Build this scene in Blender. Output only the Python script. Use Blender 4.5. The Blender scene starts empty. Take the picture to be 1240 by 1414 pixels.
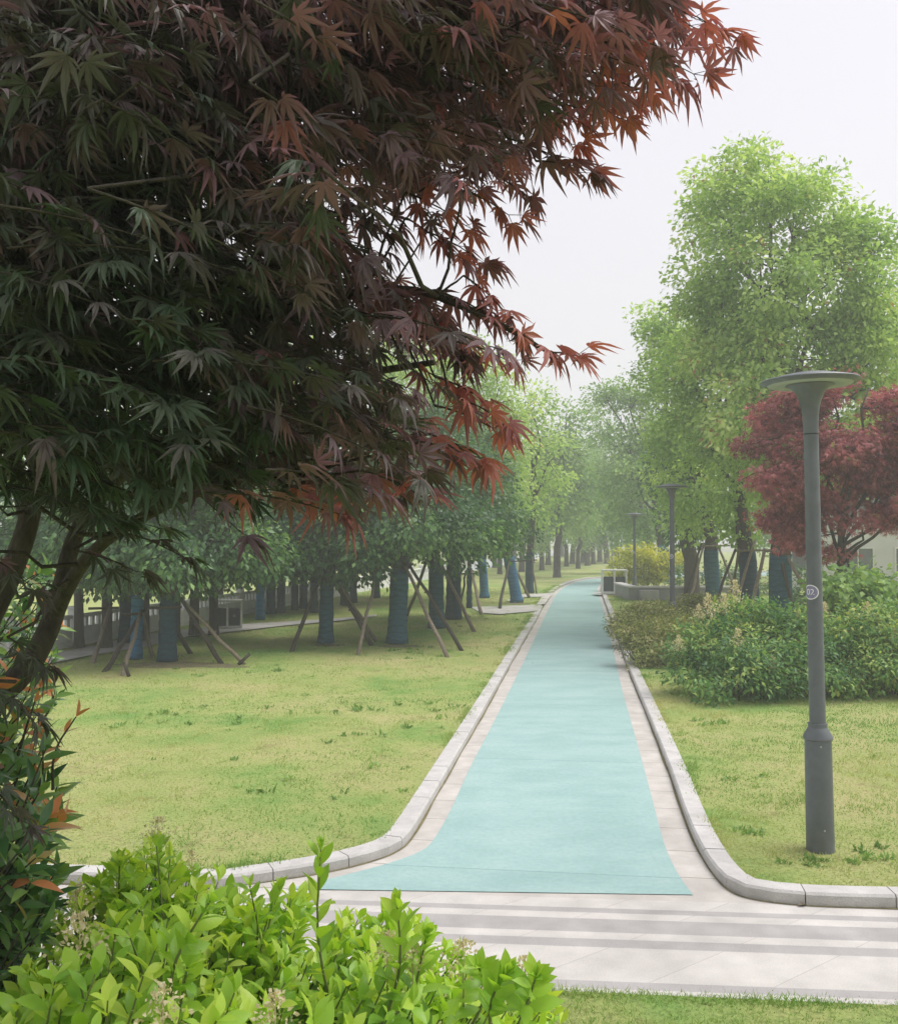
import bpy, math, random
import numpy as np
from mathutils import Vector, noise
from mathutils.geometry import delaunay_2d_cdt

rng = np.random.default_rng(11)
random.seed(4)
scene = bpy.context.scene
COL = scene.collection
F, CX, CY, HC = 1300.0, 620.0, 707.0, 2.6
PITCH = math.atan(36 / F)
LAWN = 0.075
EYE = np.array([0.0, 0.0, HC])


def ray(px, py):
    a, b = (px - CX) / F, (CY - py) / F
    cp, sp = math.cos(PITCH), math.sin(PITCH)
    return np.array([a, cp - b * sp, sp + b * cp])


def at(px, py, Y):
    d = ray(px, py)
    return EYE + d * (Y / d[1])


def gp(px, py, z=0.0):
    d = ray(px, py)
    return EYE + d * ((z - HC) / d[2])


def to_px(P):
    P = np.atleast_2d(P) - EYE
    cp, sp = math.cos(PITCH), math.sin(PITCH)
    fw = P[:, 1] * cp + P[:, 2] * sp
    up = -P[:, 1] * sp + P[:, 2] * cp
    fw = np.maximum(fw, 1e-3)
    return np.stack([CX + F * P[:, 0] / fw, CY - F * up / fw], 1)


# ------------------------------------------------------------------ materials
def new_mat(name):
    m = bpy.data.materials.new(name)
    m.use_nodes = True
    nt = m.node_tree
    nt.nodes.clear()
    return m, nt, nt.nodes.new('ShaderNodeOutputMaterial')


def ramp(nt, stops):
    r = nt.nodes.new('ShaderNodeValToRGB')
    els = r.color_ramp.elements
    while len(els) < len(stops):
        els.new(0.5)
    for e, (p, c) in zip(els, stops):
        e.position = p
        e.color = (*c, 1)
    return r


def leaf_mat(name, stops, trans=0.35, rough=0.5, spec=0.25, tint=(1.25, 1.3, 0.7)):
    m, nt, out = new_mat(name)
    at_ = nt.nodes.new('ShaderNodeAttribute')
    at_.attribute_name = 'tone'
    r = ramp(nt, stops)
    nt.links.new(at_.outputs['Fac'], r.inputs[0])
    p = nt.nodes.new('ShaderNodeBsdfPrincipled')
    p.inputs['Roughness'].default_value = rough
    p.inputs['Specular IOR Level'].default_value = spec
    nt.links.new(r.outputs[0], p.inputs['Base Color'])
    t = nt.nodes.new('ShaderNodeBsdfTranslucent')
    mul = nt.nodes.new('ShaderNodeMix')
    mul.data_type = 'RGBA'
    mul.blend_type = 'MULTIPLY'
    mul.inputs[0].default_value = 1
    nt.links.new(r.outputs[0], mul.inputs[6])
    mul.inputs[7].default_value = (*tint, 1)
    nt.links.new(mul.outputs[2], t.inputs['Color'])
    mx = nt.nodes.new('ShaderNodeMixShader')
    mx.inputs[0].default_value = trans
    nt.links.new(p.outputs[0], mx.inputs[1])
    nt.links.new(t.outputs[0], mx.inputs[2])
    nt.links.new(mx.outputs[0], out.inputs[0])
    return m


def surf(name, stops, scale=6.0, rough=0.8, bump=0.15, bscale=None, detail=6, spec=0.3, stretch=(1, 1, 1), metal=0.0, bdist=0.02):
    m, nt, out = new_mat(name)
    tc = nt.nodes.new('ShaderNodeTexCoord')
    mp = nt.nodes.new('ShaderNodeMapping')
    mp.inputs['Scale'].default_value = stretch
    nt.links.new(tc.outputs['Object'], mp.inputs[0])
    n = nt.nodes.new('ShaderNodeTexNoise')
    n.inputs['Scale'].default_value = scale
    n.inputs['Detail'].default_value = detail
    n.inputs['Roughness'].default_value = 0.65
    nt.links.new(mp.outputs[0], n.inputs['Vector'])
    r = ramp(nt, stops)
    nt.links.new(n.outputs['Fac'], r.inputs[0])
    p = nt.nodes.new('ShaderNodeBsdfPrincipled')
    p.inputs['Roughness'].default_value = rough
    p.inputs['Specular IOR Level'].default_value = spec
    p.inputs['Metallic'].default_value = metal
    nt.links.new(r.outputs[0], p.inputs['Base Color'])
    n2 = nt.nodes.new('ShaderNodeTexNoise')
    n2.inputs['Scale'].default_value = bscale or scale * 4
    n2.inputs['Detail'].default_value = 4
    nt.links.new(mp.outputs[0], n2.inputs['Vector'])
    b = nt.nodes.new('ShaderNodeBump')
    b.inputs['Strength'].default_value = bump
    b.inputs['Distance'].default_value = bdist
    nt.links.new(n2.outputs['Fac'], b.inputs['Height'])
    nt.links.new(b.outputs[0], p.inputs['Normal'])
    nt.links.new(p.outputs[0], out.inputs[0])
    m['_p'] = p.name
    m['_r'] = r.name
    return m


def add_joints(m, direction, pitch, width, dark, offset=0.0, second=None):
    """thin dark joints across a stone material, every `pitch` metres along `direction`"""
    nt = m.node_tree
    p = nt.nodes[m['_p']]
    r = nt.nodes[m['_r']]
    tc = nt.nodes.new('ShaderNodeTexCoord')
    last = r.outputs[0]
    for (dr, pt, of) in [(direction, pitch, offset)] + ([second] if second else []):
        dp = nt.nodes.new('ShaderNodeVectorMath')
        dp.operation = 'DOT_PRODUCT'
        nt.links.new(tc.outputs['Object'], dp.inputs[0])
        dp.inputs[1].default_value = (dr[0] / pt, dr[1] / pt, 0)
        ad = nt.nodes.new('ShaderNodeMath'); ad.operation = 'ADD'; ad.inputs[1].default_value = of + 1000
        nt.links.new(dp.outputs['Value'], ad.inputs[0])
        fr = nt.nodes.new('ShaderNodeMath'); fr.operation = 'FRACT'
        nt.links.new(ad.outputs[0], fr.inputs[0])
        lt = nt.nodes.new('ShaderNodeMath'); lt.operation = 'LESS_THAN'; lt.inputs[1].default_value = width / pt
        nt.links.new(fr.outputs[0], lt.inputs[0])
        mx = nt.nodes.new('ShaderNodeMix'); mx.data_type = 'RGBA'
        nt.links.new(lt.outputs[0], mx.inputs[0])
        nt.links.new(last, mx.inputs[6])
        mx.inputs[7].default_value = (*dark, 1)
        last = mx.outputs[2]
        # each slab its own slight shade
        fl = nt.nodes.new('ShaderNodeMath'); fl.operation = 'FLOOR'
        nt.links.new(ad.outputs[0], fl.inputs[0])
        wn = nt.nodes.new('ShaderNodeTexWhiteNoise'); wn.noise_dimensions = '1D'
        nt.links.new(fl.outputs[0], wn.inputs['W'])
        mr = nt.nodes.new('ShaderNodeMapRange')
        mr.inputs['To Min'].default_value = 0.95; mr.inputs['To Max'].default_value = 1.03
        nt.links.new(wn.outputs['Value'], mr.inputs['Value'])
        ml = nt.nodes.new('ShaderNodeVectorMath'); ml.operation = 'SCALE'
        nt.links.new(last, ml.inputs[0])
        nt.links.new(mr.outputs[0], ml.inputs['Scale'])
        last = ml.outputs[0]
    nt.links.new(last, p.inputs['Base Color'])


def lawn_mat():
    m, nt, out = new_mat('lawn')
    tc = nt.nodes.new('ShaderNodeTexCoord')

    def nz(scale, detail=5, rough=0.6):
        n = nt.nodes.new('ShaderNodeTexNoise')
        n.inputs['Scale'].default_value = scale
        n.inputs['Detail'].default_value = detail
        n.inputs['Roughness'].default_value = rough
        nt.links.new(tc.outputs['Object'], n.inputs['Vector'])
        return n
    big = ramp(nt, [(0.36, (0.19, 0.33, 0.085)), (0.48, (0.33, 0.39, 0.13)), (0.63, (0.44, 0.415, 0.19))])
    nt.links.new(nz(0.35, 7, 0.7).outputs['Fac'], big.inputs[0])
    fine = ramp(nt, [(0.3, (0.32, 0.32, 0.28)), (0.5, (0.9, 0.92, 0.9)), (0.68, (1.2, 1.18, 1.15))])
    nt.links.new(nz(38, 6, 0.75).outputs['Fac'], fine.inputs[0])
    mx = nt.nodes.new('ShaderNodeMix'); mx.data_type = 'RGBA'; mx.blend_type = 'MULTIPLY'; mx.inputs[0].default_value = 0.85
    nt.links.new(big.outputs[0], mx.inputs[6]); nt.links.new(fine.outputs[0], mx.inputs[7])
    dirt = ramp(nt, [(0.57, (0, 0, 0)), (0.70, (1, 1, 1))])
    nt.links.new(nz(1.7, 8, 0.8).outputs['Fac'], dirt.inputs[0])
    mul = nt.nodes.new('ShaderNodeMath'); mul.operation = 'MULTIPLY'; mul.inputs[1].default_value = 0.65
    nt.links.new(dirt.outputs[0], mul.inputs[0])
    m2 = nt.nodes.new('ShaderNodeMix'); m2.data_type = 'RGBA'
    nt.links.new(mul.outputs[0], m2.inputs[0]); nt.links.new(mx.outputs[2], m2.inputs[6])
    m2.inputs[7].default_value = (0.17, 0.12, 0.06, 1)
    p = nt.nodes.new('ShaderNodeBsdfPrincipled'); p.inputs['Roughness'].default_value = 0.95
    p.inputs['Specular IOR Level'].default_value = 0.1
    nt.links.new(m2.outputs[2], p.inputs['Base Color'])
    b = nt.nodes.new('ShaderNodeBump'); b.inputs['Strength'].default_value = 0.8; b.inputs['Distance'].default_value = 0.03
    nt.links.new(nz(28, 8, 0.8).outputs['Fac'], b.inputs['Height'])
    nt.links.new(b.outputs[0], p.inputs['Normal'])
    nt.links.new(p.outputs[0], out.inputs[0])
    return m


def add_speckle(m, scale, lo, hi):
    nt = m.node_tree
    p = nt.nodes[m['_p']]
    src = p.inputs['Base Color'].links[0].from_socket
    tc = nt.nodes.new('ShaderNodeTexCoord')
    n = nt.nodes.new('ShaderNodeTexNoise'); n.inputs['Scale'].default_value = scale; n.inputs['Detail'].default_value = 3
    nt.links.new(tc.outputs['Object'], n.inputs['Vector'])
    r = ramp(nt, [(0.3, (lo,) * 3), (0.7, (hi,) * 3)])
    nt.links.new(n.outputs['Fac'], r.inputs[0])
    mx = nt.nodes.new('ShaderNodeMix'); mx.data_type = 'RGBA'; mx.blend_type = 'MULTIPLY'; mx.inputs[0].default_value = 1
    nt.links.new(src, mx.inputs[6]); nt.links.new(r.outputs[0], mx.inputs[7])
    nt.links.new(mx.outputs[2], p.inputs['Base Color'])


def wrap_mat(name, c1, c2):
    """spiral-wound cloth: thin dark turns round the trunk"""
    m = surf(name, [(0.3, c1), (0.7, c2)], scale=5, rough=0.9, bump=0.4, bscale=40, stretch=(1, 1, 2.5))
    nt = m.node_tree
    p = nt.nodes[m['_p']]; r = nt.nodes[m['_r']]
    tc = nt.nodes.new('ShaderNodeTexCoord')
    w = nt.nodes.new('ShaderNodeTexWave')
    w.bands_direction = 'Z'; w.inputs['Scale'].default_value = 2.2; w.inputs['Distortion'].default_value = 6
    w.inputs['Detail'].default_value = 2
    nt.links.new(tc.outputs['Object'], w.inputs['Vector'])
    rr = ramp(nt, [(0.0, (0.72, 0.72, 0.72)), (0.2, (1, 1, 1))])
    nt.links.new(w.outputs['Fac'], rr.inputs[0])
    mx = nt.nodes.new('ShaderNodeMix'); mx.data_type = 'RGBA'; mx.blend_type = 'MULTIPLY'; mx.inputs[0].default_value = 1
    nt.links.new(r.outputs[0], mx.inputs[6]); nt.links.new(rr.outputs[0], mx.inputs[7])
    nt.links.new(mx.outputs[2], p.inputs['Base Color'])
    return m


M = {}
M['bark'] = surf('bark', [(0.3, (0.035, 0.03, 0.026)), (0.7, (0.10, 0.085, 0.07))], scale=9, rough=0.95, bump=0.8, stretch=(3, 3, 0.6))
M['maple_bark'] = surf('maple_bark', [(0.3, (0.03, 0.028, 0.02)), (0.7, (0.085, 0.075, 0.055))], scale=14, rough=0.9, bump=0.6, stretch=(2, 2, 0.7))
M['wrap_teal'] = wrap_mat('trunk_cloth_teal', (0.018, 0.072, 0.105), (0.042, 0.125, 0.165))
M['wrap_dark'] = wrap_mat('trunk_cloth_dark', (0.014, 0.042, 0.066), (0.030, 0.075, 0.108))
M['wrap_blue'] = wrap_mat('trunk_cloth_blue', (0.03, 0.12, 0.24), (0.06, 0.19, 0.33))
M['pole_wood'] = surf('weathered_pole', [(0.3, (0.11, 0.088, 0.065)), (0.7, (0.29, 0.24, 0.18))], scale=8, rough=0.9, bump=0.5, stretch=(4, 4, 0.8))
M['pole_dark'] = surf('dark_pole', [(0.3, (0.03, 0.027, 0.022)), (0.7, (0.09, 0.075, 0.055))], scale=8, rough=0.9, bump=0.5, stretch=(4, 4, 0.8))
M['lawn'] = lawn_mat()
M['path'] = surf('teal_rubber', [(0.25, (0.225, 0.365, 0.35)), (0.5, (0.285, 0.425, 0.41)), (0.8, (0.365, 0.49, 0.47))], scale=1.3, rough=0.75, bump=0.25, bscale=220, detail=10, spec=0.25, stretch=(0.8, 1.3, 1), bdist=0.006)
add_joints(M['path'], (0.13, 0.99), 3.7, 0.014, (0.19, 0.31, 0.30))
add_speckle(M['path'], 160, 0.82, 1.12)
add_speckle(M['path'], 22, 0.94, 1.05)
M['stone'] = surf('pale_stone', [(0.25, (0.42, 0.395, 0.365)), (0.75, (0.55, 0.525, 0.49))], scale=3.5, rough=0.8, bump=0.15, bscale=60, detail=9)
add_joints(M['stone'], (0.13, 0.99), 0.62, 0.011, (0.22, 0.20, 0.17))
M['kerb'] = surf('kerb_granite', [(0.25, (0.43, 0.418, 0.405)), (0.75, (0.56, 0.545, 0.53))], scale=7, rough=0.8, bump=0.25, bscale=90, detail=9)
M['slab_light'] = surf('light_slab', [(0.25, (0.44, 0.42, 0.395)), (0.75, (0.55, 0.53, 0.505))], scale=1.6, rough=0.75, bump=0.1, bscale=90, detail=10)
add_joints(M['slab_light'], (0.6, -0.8), 0.47, 0.006, (0.38, 0.36, 0.34))
M['slab_grey'] = surf('grey_slab', [(0.25, (0.31, 0.295, 0.29)), (0.75, (0.395, 0.38, 0.375))], scale=1.6, rough=0.75, bump=0.1, bscale=90, detail=10)
M['white_stone'] = surf('balustrade_stone', [(0.25, (0.60, 0.60, 0.60)), (0.75, (0.76, 0.76, 0.76))], scale=3, rough=0.85, bump=0.2, bscale=30)
M['lamp'] = surf('lamp_paint', [(0.3, (0.105, 0.118, 0.130)), (0.7, (0.125, 0.139, 0.152))], scale=5, rough=0.42, bump=0.04, bscale=50, spec=0.45)
M['lamp_dark'] = surf('lamp_seam', [(0.3, (0.03, 0.033, 0.036)), (0.7, (0.045, 0.05, 0.052))], scale=5, rough=0.6)
add_speckle(M['lamp'], 12, 0.9, 1.08)
add_speckle(M['lamp'], 2.5, 0.93, 1.05)
M['diffuser'] = surf('lamp_diffuser', [(0.3, (0.30, 0.33, 0.29)), (0.7, (0.36, 0.38, 0.34))], scale=5, rough=0.4)
M['sticker'] = surf('sticker_purple', [(0.3, (0.20, 0.19, 0.30)), (0.7, (0.25, 0.24, 0.36))], scale=30, rough=0.5)
M['sticker_white'] = surf('sticker_white', [(0.3, (0.75, 0.75, 0.76)), (0.7, (0.82, 0.82, 0.82))], scale=30, rough=0.5)
M['bin_white'] = surf('bin_frame', [(0.3, (0.62, 0.62, 0.60)), (0.7, (0.74, 0.74, 0.72))], scale=8, rough=0.5)
M['bin_dark'] = surf('bin_panel', [(0.3, (0.035, 0.045, 0.055)), (0.7, (0.055, 0.065, 0.075))], scale=8, rough=0.5)
M['water'] = surf('river', [(0.3, (0.30, 0.33, 0.33)), (0.7, (0.36, 0.39, 0.39))], scale=0.3, rough=0.25, bump=0.1, bscale=2)
M['earth'] = surf('earth', [(0.3, (0.12, 0.13, 0.05)), (0.7, (0.2, 0.2, 0.08))], scale=0.4, rough=1)
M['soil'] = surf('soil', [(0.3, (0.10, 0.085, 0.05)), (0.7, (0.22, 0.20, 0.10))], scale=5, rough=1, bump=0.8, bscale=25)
M['bank'] = surf('bank_grass', [(0.3, (0.20, 0.27, 0.07)), (0.7, (0.34, 0.36, 0.12))], scale=0.3, rough=1, bump=0.6, bscale=3, bdist=0.1)
M['wall'] = surf('pale_wall', [(0.3, (0.55, 0.55, 0.53)), (0.7, (0.66, 0.66, 0.64))], scale=0.7, rough=0.85)
M['roof'] = surf('roof_grey', [(0.3, (0.22, 0.22, 0.22)), (0.7, (0.30, 0.30, 0.30))], scale=2, rough=0.8)
M['glass'] = surf('window_glass', [(0.3, (0.06, 0.075, 0.085)), (0.7, (0.09, 0.105, 0.115))], scale=1, rough=0.12, spec=0.6)
M['pole_grey'] = surf('pale_metal', [(0.3, (0.35, 0.36, 0.36)), (0.7, (0.45, 0.46, 0.46))], scale=6, rough=0.5)
M['stem_green'] = surf('green_stem', [(0.3, (0.10, 0.13, 0.04)), (0.7, (0.18, 0.21, 0.07))], scale=12, rough=0.7)
M['leaf_dark'] = leaf_mat('evergreen_leaf', [(0.0, (0.035, 0.095, 0.038)), (0.5, (0.075, 0.18, 0.06)), (0.85, (0.17, 0.30, 0.10)), (1.0, (0.30, 0.46, 0.17))], 0.42, rough=0.38, spec=0.4)
M['leaf_mid'] = leaf_mat('camphor_leaf', [(0.0, (0.09, 0.19, 0.055)), (0.5, (0.20, 0.35, 0.10)), (1.0, (0.36, 0.50, 0.15))], 0.38, rough=0.45)
M['leaf_lime'] = leaf_mat('young_camphor_leaf', [(0.0, (0.20, 0.34, 0.09)), (0.5, (0.39, 0.54, 0.17)), (0.985, (0.60, 0.70, 0.29)), (1.0, (0.40, 0.22, 0.12))], 0.48, rough=0.45)
M['leaf_red'] = leaf_mat('red_maple_leaf', [(0.0, (0.18, 0.06, 0.06)), (0.5, (0.37, 0.115, 0.125)), (0.95, (0.54, 0.21, 0.20)), (1.0, (0.30, 0.36, 0.10))], 0.36, tint=(1.3, 0.9, 1.0))
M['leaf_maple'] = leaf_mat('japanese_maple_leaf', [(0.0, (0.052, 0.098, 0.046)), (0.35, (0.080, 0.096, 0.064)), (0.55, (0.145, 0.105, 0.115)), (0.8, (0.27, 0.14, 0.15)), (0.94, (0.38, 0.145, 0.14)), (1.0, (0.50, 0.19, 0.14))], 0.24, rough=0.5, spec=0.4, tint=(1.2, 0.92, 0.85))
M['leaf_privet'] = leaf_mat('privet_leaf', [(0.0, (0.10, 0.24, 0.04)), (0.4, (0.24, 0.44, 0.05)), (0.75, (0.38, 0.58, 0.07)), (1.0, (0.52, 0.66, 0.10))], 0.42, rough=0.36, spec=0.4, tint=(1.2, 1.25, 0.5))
M['leaf_laurel'] = leaf_mat('laurel_leaf', [(0.0, (0.03, 0.085, 0.035)), (0.5, (0.07, 0.17, 0.05)), (0.85, (0.19, 0.34, 0.09)), (0.96, (0.28, 0.42, 0.11)), (1.0, (0.6, 0.24, 0.10))], 0.3, rough=0.28, spec=0.55)
M['leaf_nandina'] = leaf_mat('nandina_leaf', [(0.0, (0.05, 0.14, 0.05)), (0.5, (0.14, 0.29, 0.08)), (0.85, (0.36, 0.48, 0.13)), (1.0, (0.52, 0.54, 0.18))], 0.35, rough=0.45)
M['leaf_olive'] = leaf_mat('olive_hedge_leaf', [(0.0, (0.11, 0.15, 0.05)), (0.5, (0.24, 0.29, 0.085)), (0.9, (0.40, 0.37, 0.14)), (1.0, (0.66, 0.60, 0.36))], 0.35, rough=0.5)
M['leaf_yellow'] = leaf_mat('golden_leaf', [(0.0, (0.20, 0.26, 0.02)), (0.5, (0.45, 0.47, 0.03)), (1.0, (0.62, 0.58, 0.06))], 0.4)
M['flower'] = leaf_mat('cream_flower', [(0.0, (0.50, 0.43, 0.26)), (0.6, (0.70, 0.61, 0.42)), (1.0, (0.82, 0.77, 0.62))], 0.3)
M['grass'] = leaf_mat('grass_blade', [(0.0, (0.15, 0.31, 0.06)), (0.4, (0.28, 0.40, 0.105)), (0.75, (0.42, 0.45, 0.16)), (1.0, (0.50, 0.46, 0.21))], 0.3, rough=0.6, spec=0.15)
M['weed'] = leaf_mat('weed_leaf', [(0.0, (0.11, 0.21, 0.055)), (0.6, (0.20, 0.34, 0.09)), (1.0, (0.30, 0.45, 0.13))], 0.35)


for k_ in ('stone', 'kerb', 'slab_light', 'slab_grey'):
    add_speckle(M[k_], 110, 0.88, 1.08)
    add_speckle(M[k_], 4, 0.88, 1.07)
    add_speckle(M[k_], 1.1, 0.92, 1.04)


# ------------------------------------------------------------------ geometry helpers
class Geo:
    def __init__(self):
        self.v, self.f, self.t, self.m, self.n = [], [], [], [], 0

    def add(self, v, f, tone=None, mi=0):
        v = np.asarray(v, float).reshape(-1, 3)
        f = np.asarray(f, int).reshape(-1, 3)
        self.v.append(v); self.f.append(f + self.n); self.n += len(v)
        self.t.append(np.full(len(v), 0.5) if tone is None else np.broadcast_to(tone, (len(v),)))
        self.m.append(np.full(len(f), mi))
        return self

    def quad(self, a, b, c, d, mi=0):
        return self.add([a, b, c, d], [(0, 1, 2), (0, 2, 3)], mi=mi)

    def poly(self, pts, mi=0):
        n = len(pts)
        return self.add(pts, [(0, i, i + 1) for i in range(1, n - 1)], mi=mi)

    def box(self, c, s, rz=0.0, mi=0, bev=0.0):
        hx, hy, hz = s[0] / 2, s[1] / 2, s[2] / 2
        b = min(bev, hx * .9, hy * .9, hz * .9)
        ca, sa = math.cos(rz), math.sin(rz)
        if b <= 0:
            L = [(x, y, z) for z in (-hz, hz) for (x, y) in ((-hx, -hy), (hx, -hy), (hx, hy), (-hx, hy))]
            q = [(0, 3, 2, 1), (4, 5, 6, 7), (0, 1, 5, 4), (1, 2, 6, 5), (2, 3, 7, 6), (3, 0, 4, 7)]
        else:
            L, q = [], []
            rings = [(-hz, b), (-hz + b, 0), (hz - b, 0), (hz, b)]
            for z, i in rings:
                x, y = hx - i, hy - i
                L += [(-x + b, -y, z), (x - b, -y, z), (x, -y + b, z), (x, y - b, z), (x - b, y, z), (-x + b, y, z), (-x, y - b, z), (-x, -y + b, z)]
            for r in range(3):
                for k in range(8):
                    q.append((r * 8 + k, r * 8 + (k + 1) % 8, r * 8 + 8 + (k + 1) % 8, r * 8 + 8 + k))
            f = [(24, 24 + i, 25 + i) for i in range(1, 7)] + [(0, i + 1, i) for i in range(1, 7)]
        V = np.array([(c[0] + x * ca - y * sa, c[1] + x * sa + y * ca, c[2] + z) for x, y, z in L])
        T = [(a, b_, c_) for a, b_, c_, d in q] + [(a, c_, d) for a, b_, c_, d in q]
        if b > 0:
            T += f
        return self.add(V, T, mi=mi)

    def tube(self, pts, radii, sides=6, mi=0, cap=True, tone=None):
        pts = np.asarray(pts, float)
        n = len(pts)
        radii = np.broadcast_to(radii, (n,))
        tan = np.gradient(pts, axis=0)
        tan /= np.linalg.norm(tan, axis=1)[:, None] + 1e-9
        ref = np.array([1.0, 0, 0]) if abs(tan[0][2]) > 0.8 else np.array([0, 0, 1.0])
        V = []
        for i in range(n):
            x = np.cross(tan[i], ref); x /= np.linalg.norm(x) + 1e-9
            y = np.cross(tan[i], x)
            ref = np.cross(x, tan[i])
            a = np.arange(sides) / sides * 2 * math.pi
            V.append(pts[i] + radii[i] * (np.cos(a)[:, None] * x + np.sin(a)[:, None] * y))
        V = np.concatenate(V)
        T = []
        for i in range(n - 1):
            for k in range(sides):
                a, b = i * sides + k, i * sides + (k + 1) % sides
                T += [(a, b, b + sides), (a, b + sides, a + sides)]
        if cap:
            V = np.concatenate([V, pts[:1], pts[-1:]])
            o = n * sides
            for k in range(sides):
                T += [(o, (k + 1) % sides, k), (o + 1, (n - 1) * sides + k, (n - 1) * sides + (k + 1) % sides)]
        return self.add(V, T, tone, mi)

    def lathe(self, prof, sides=40, mi=0):
        V, T = [], []
        n = len(prof)
        for r, z in prof:
            for k in range(sides):
                a = k / sides * 2 * math.pi
                V.append((r * math.cos(a), r * math.sin(a), z))
        for i in range(n - 1):
            for k in range(sides):
                a, b = i * sides + k, i * sides + (k + 1) % sides
                T += [(a, b, b + sides), (a, b + sides, a + sides)]
        return self.add(V, T, mi=mi)

    def build(self, name, mats, parent=None, smooth=True, tone=False, sharp=None):
        v = np.concatenate(self.v); f = np.concatenate(self.f)
        me = bpy.data.meshes.new(name)
        me.vertices.add(len(v)); me.vertices.foreach_set('co', v.astype(np.float32).ravel())
        me.loops.add(len(f) * 3); me.loops.foreach_set('vertex_index', f.astype(np.int32).ravel())
        me.polygons.add(len(f))
        me.polygons.foreach_set('loop_start', np.arange(0, len(f) * 3, 3, dtype=np.int32))
        me.polygons.foreach_set('loop_total', np.full(len(f), 3, dtype=np.int32))
        for mt in (mats if isinstance(mats, (list, tuple)) else [mats]):
            me.materials.append(mt)
        me.polygons.foreach_set('material_index', np.concatenate(self.m).astype(np.int32))
        me.polygons.foreach_set('use_smooth', np.full(len(f), smooth))
        if tone:
            a = me.attributes.new('tone', 'FLOAT', 'POINT')
            a.data.foreach_set('value', np.concatenate(self.t).astype(np.float32))
        me.update()
        me.validate()
        if sharp:
            me.set_sharp_from_angle(angle=math.radians(sharp))
        o = bpy.data.objects.new(name, me)
        COL.objects.link(o)
        if parent:
            o.parent = parent
        return o


def tag(o, label=None, cat=None, group=None, kind=None):
    if label: o['label'] = label
    if cat: o['category'] = cat
    if group: o['group'] = group
    if kind: o['kind'] = kind
    return o


def thing(name, loc, label, cat, group=None, rz=0.0):
    o = bpy.data.objects.new(name, None)
    o.empty_display_size = 0.2
    COL.objects.link(o)
    o.location = tuple(loc); o.rotation_euler = (0, 0, rz)
    return tag(o, label, cat, group)


def dup(root, loc, rz=0.0, label=None, group=None, scale=(1, 1, 1)):
    r = root.copy(); COL.objects.link(r)
    r.location = tuple(loc); r.rotation_euler = (root.rotation_euler[0], root.rotation_euler[1], rz); r.scale = scale
    if label: r['label'] = label
    if group: r['group'] = group
    for ch in list(root.children):
        c = ch.copy(); COL.objects.link(c); c.parent = r
        for g in list(ch.children):
            d = g.copy(); COL.objects.link(d); d.parent = c
    return r


# leaf templates: y along the leaf, z up
def oval_leaf(w=0.2, n=4, fold=0.06, curl=0.18, pw=0.9):
    ys = np.linspace(0, 1, n + 2)[1:-1]
    mid = [(0, y, -curl * y * y) for y in ys]
    ww = [w * (math.sin(math.pi * y ** pw)) for y in ys]
    V = [(0, 0, 0)] + mid + [(0, 1, -curl)]
    nm = n + 2
    Lf = [(-a, y - 0.02, -curl * y * y + fold * a / w) for a, y in zip(ww, ys)]
    Rt = [(a, y - 0.02, -curl * y * y + fold * a / w) for a, y in zip(ww, ys)]
    V += Lf + Rt
    T = []
    for s in (0, 1):
        o = nm + s * n
        tri = [(0, 1, o)]
        for i in range(n - 1):
            tri += [(1 + i, 2 + i, o + i + 1), (1 + i, o + i + 1, o + i)]
        tri += [(n, n + 1, o + n - 1)]
        T += [t if s else t[::-1] for t in tri]
    return np.array(V), np.array(T)


def rhomb_leaf(w=0.29, curl=0.15):
    return np.array([(0, 0, 0), (-w, 0.48, 0.05), (0, 1, -curl), (w, 0.48, 0.05), (0, 0.5, -0.02)]), np.array([(0, 4, 1), (4, 2, 1), (0, 3, 4), (4, 3, 2)])


def maple_leaf(droop=0.35, spread=1.0, lobes=7, seed=0):
    r = random.Random(seed)
    if lobes == 7:
        A = [-112, -72, -36, 0, 36, 72, 112]; Ls = [0.42, 0.74, 0.95, 1.0, 0.95, 0.74, 0.42]
    else:
        A = [-78, -40, 0, 40, 78]; Ls = [0.6, 0.9, 1.0, 0.9, 0.6]
    A = [(a * spread + r.uniform(-4, 4)) for a in A]
    V, T = [(0, 0, 0)], []

    def put(rad, ang, lift=0.0):
        a = math.radians(ang)
        x, y = rad * math.sin(a), rad * math.cos(a)
        V.append((x, y, lift - droop * rad ** 1.8))
        return len(V) - 1
    for i, (a, L) in enumerate(zip(A, Ls)):
        L *= r.uniform(0.9, 1.08)
        gl = (A[i] - A[i - 1]) / 2 if i else 20
        gr = (A[i + 1] - A[i]) / 2 if i < len(A) - 1 else 20
        sl, sr = put(0.26 * (0.6 + .4 * L), a - gl, 0.02), put(0.26 * (0.6 + .4 * L), a + gr, 0.02)
        wl, wr = put(0.54 * L, a - 12.5, 0.025), put(0.54 * L, a + 12.5, 0.025)
        ul, ur = put(0.80 * L, a - 5.0, 0.01), put(0.80 * L, a + 5.0, 0.01)
        md = put(0.5 * L, a, -0.02)
        tip = put(1.2 * L, a + r.uniform(-7, 7))
        T += [(0, md, sl), (sl, md, wl), (wl, md, ul), (ul, md, tip), (tip, md, ur), (ur, md, wr), (wr, md, sr), (sr, md, 0)]
    return np.array(V), np.array(T)


def unit(a):
    return a / (np.linalg.norm(a, axis=-1, keepdims=True) + 1e-9)


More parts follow.
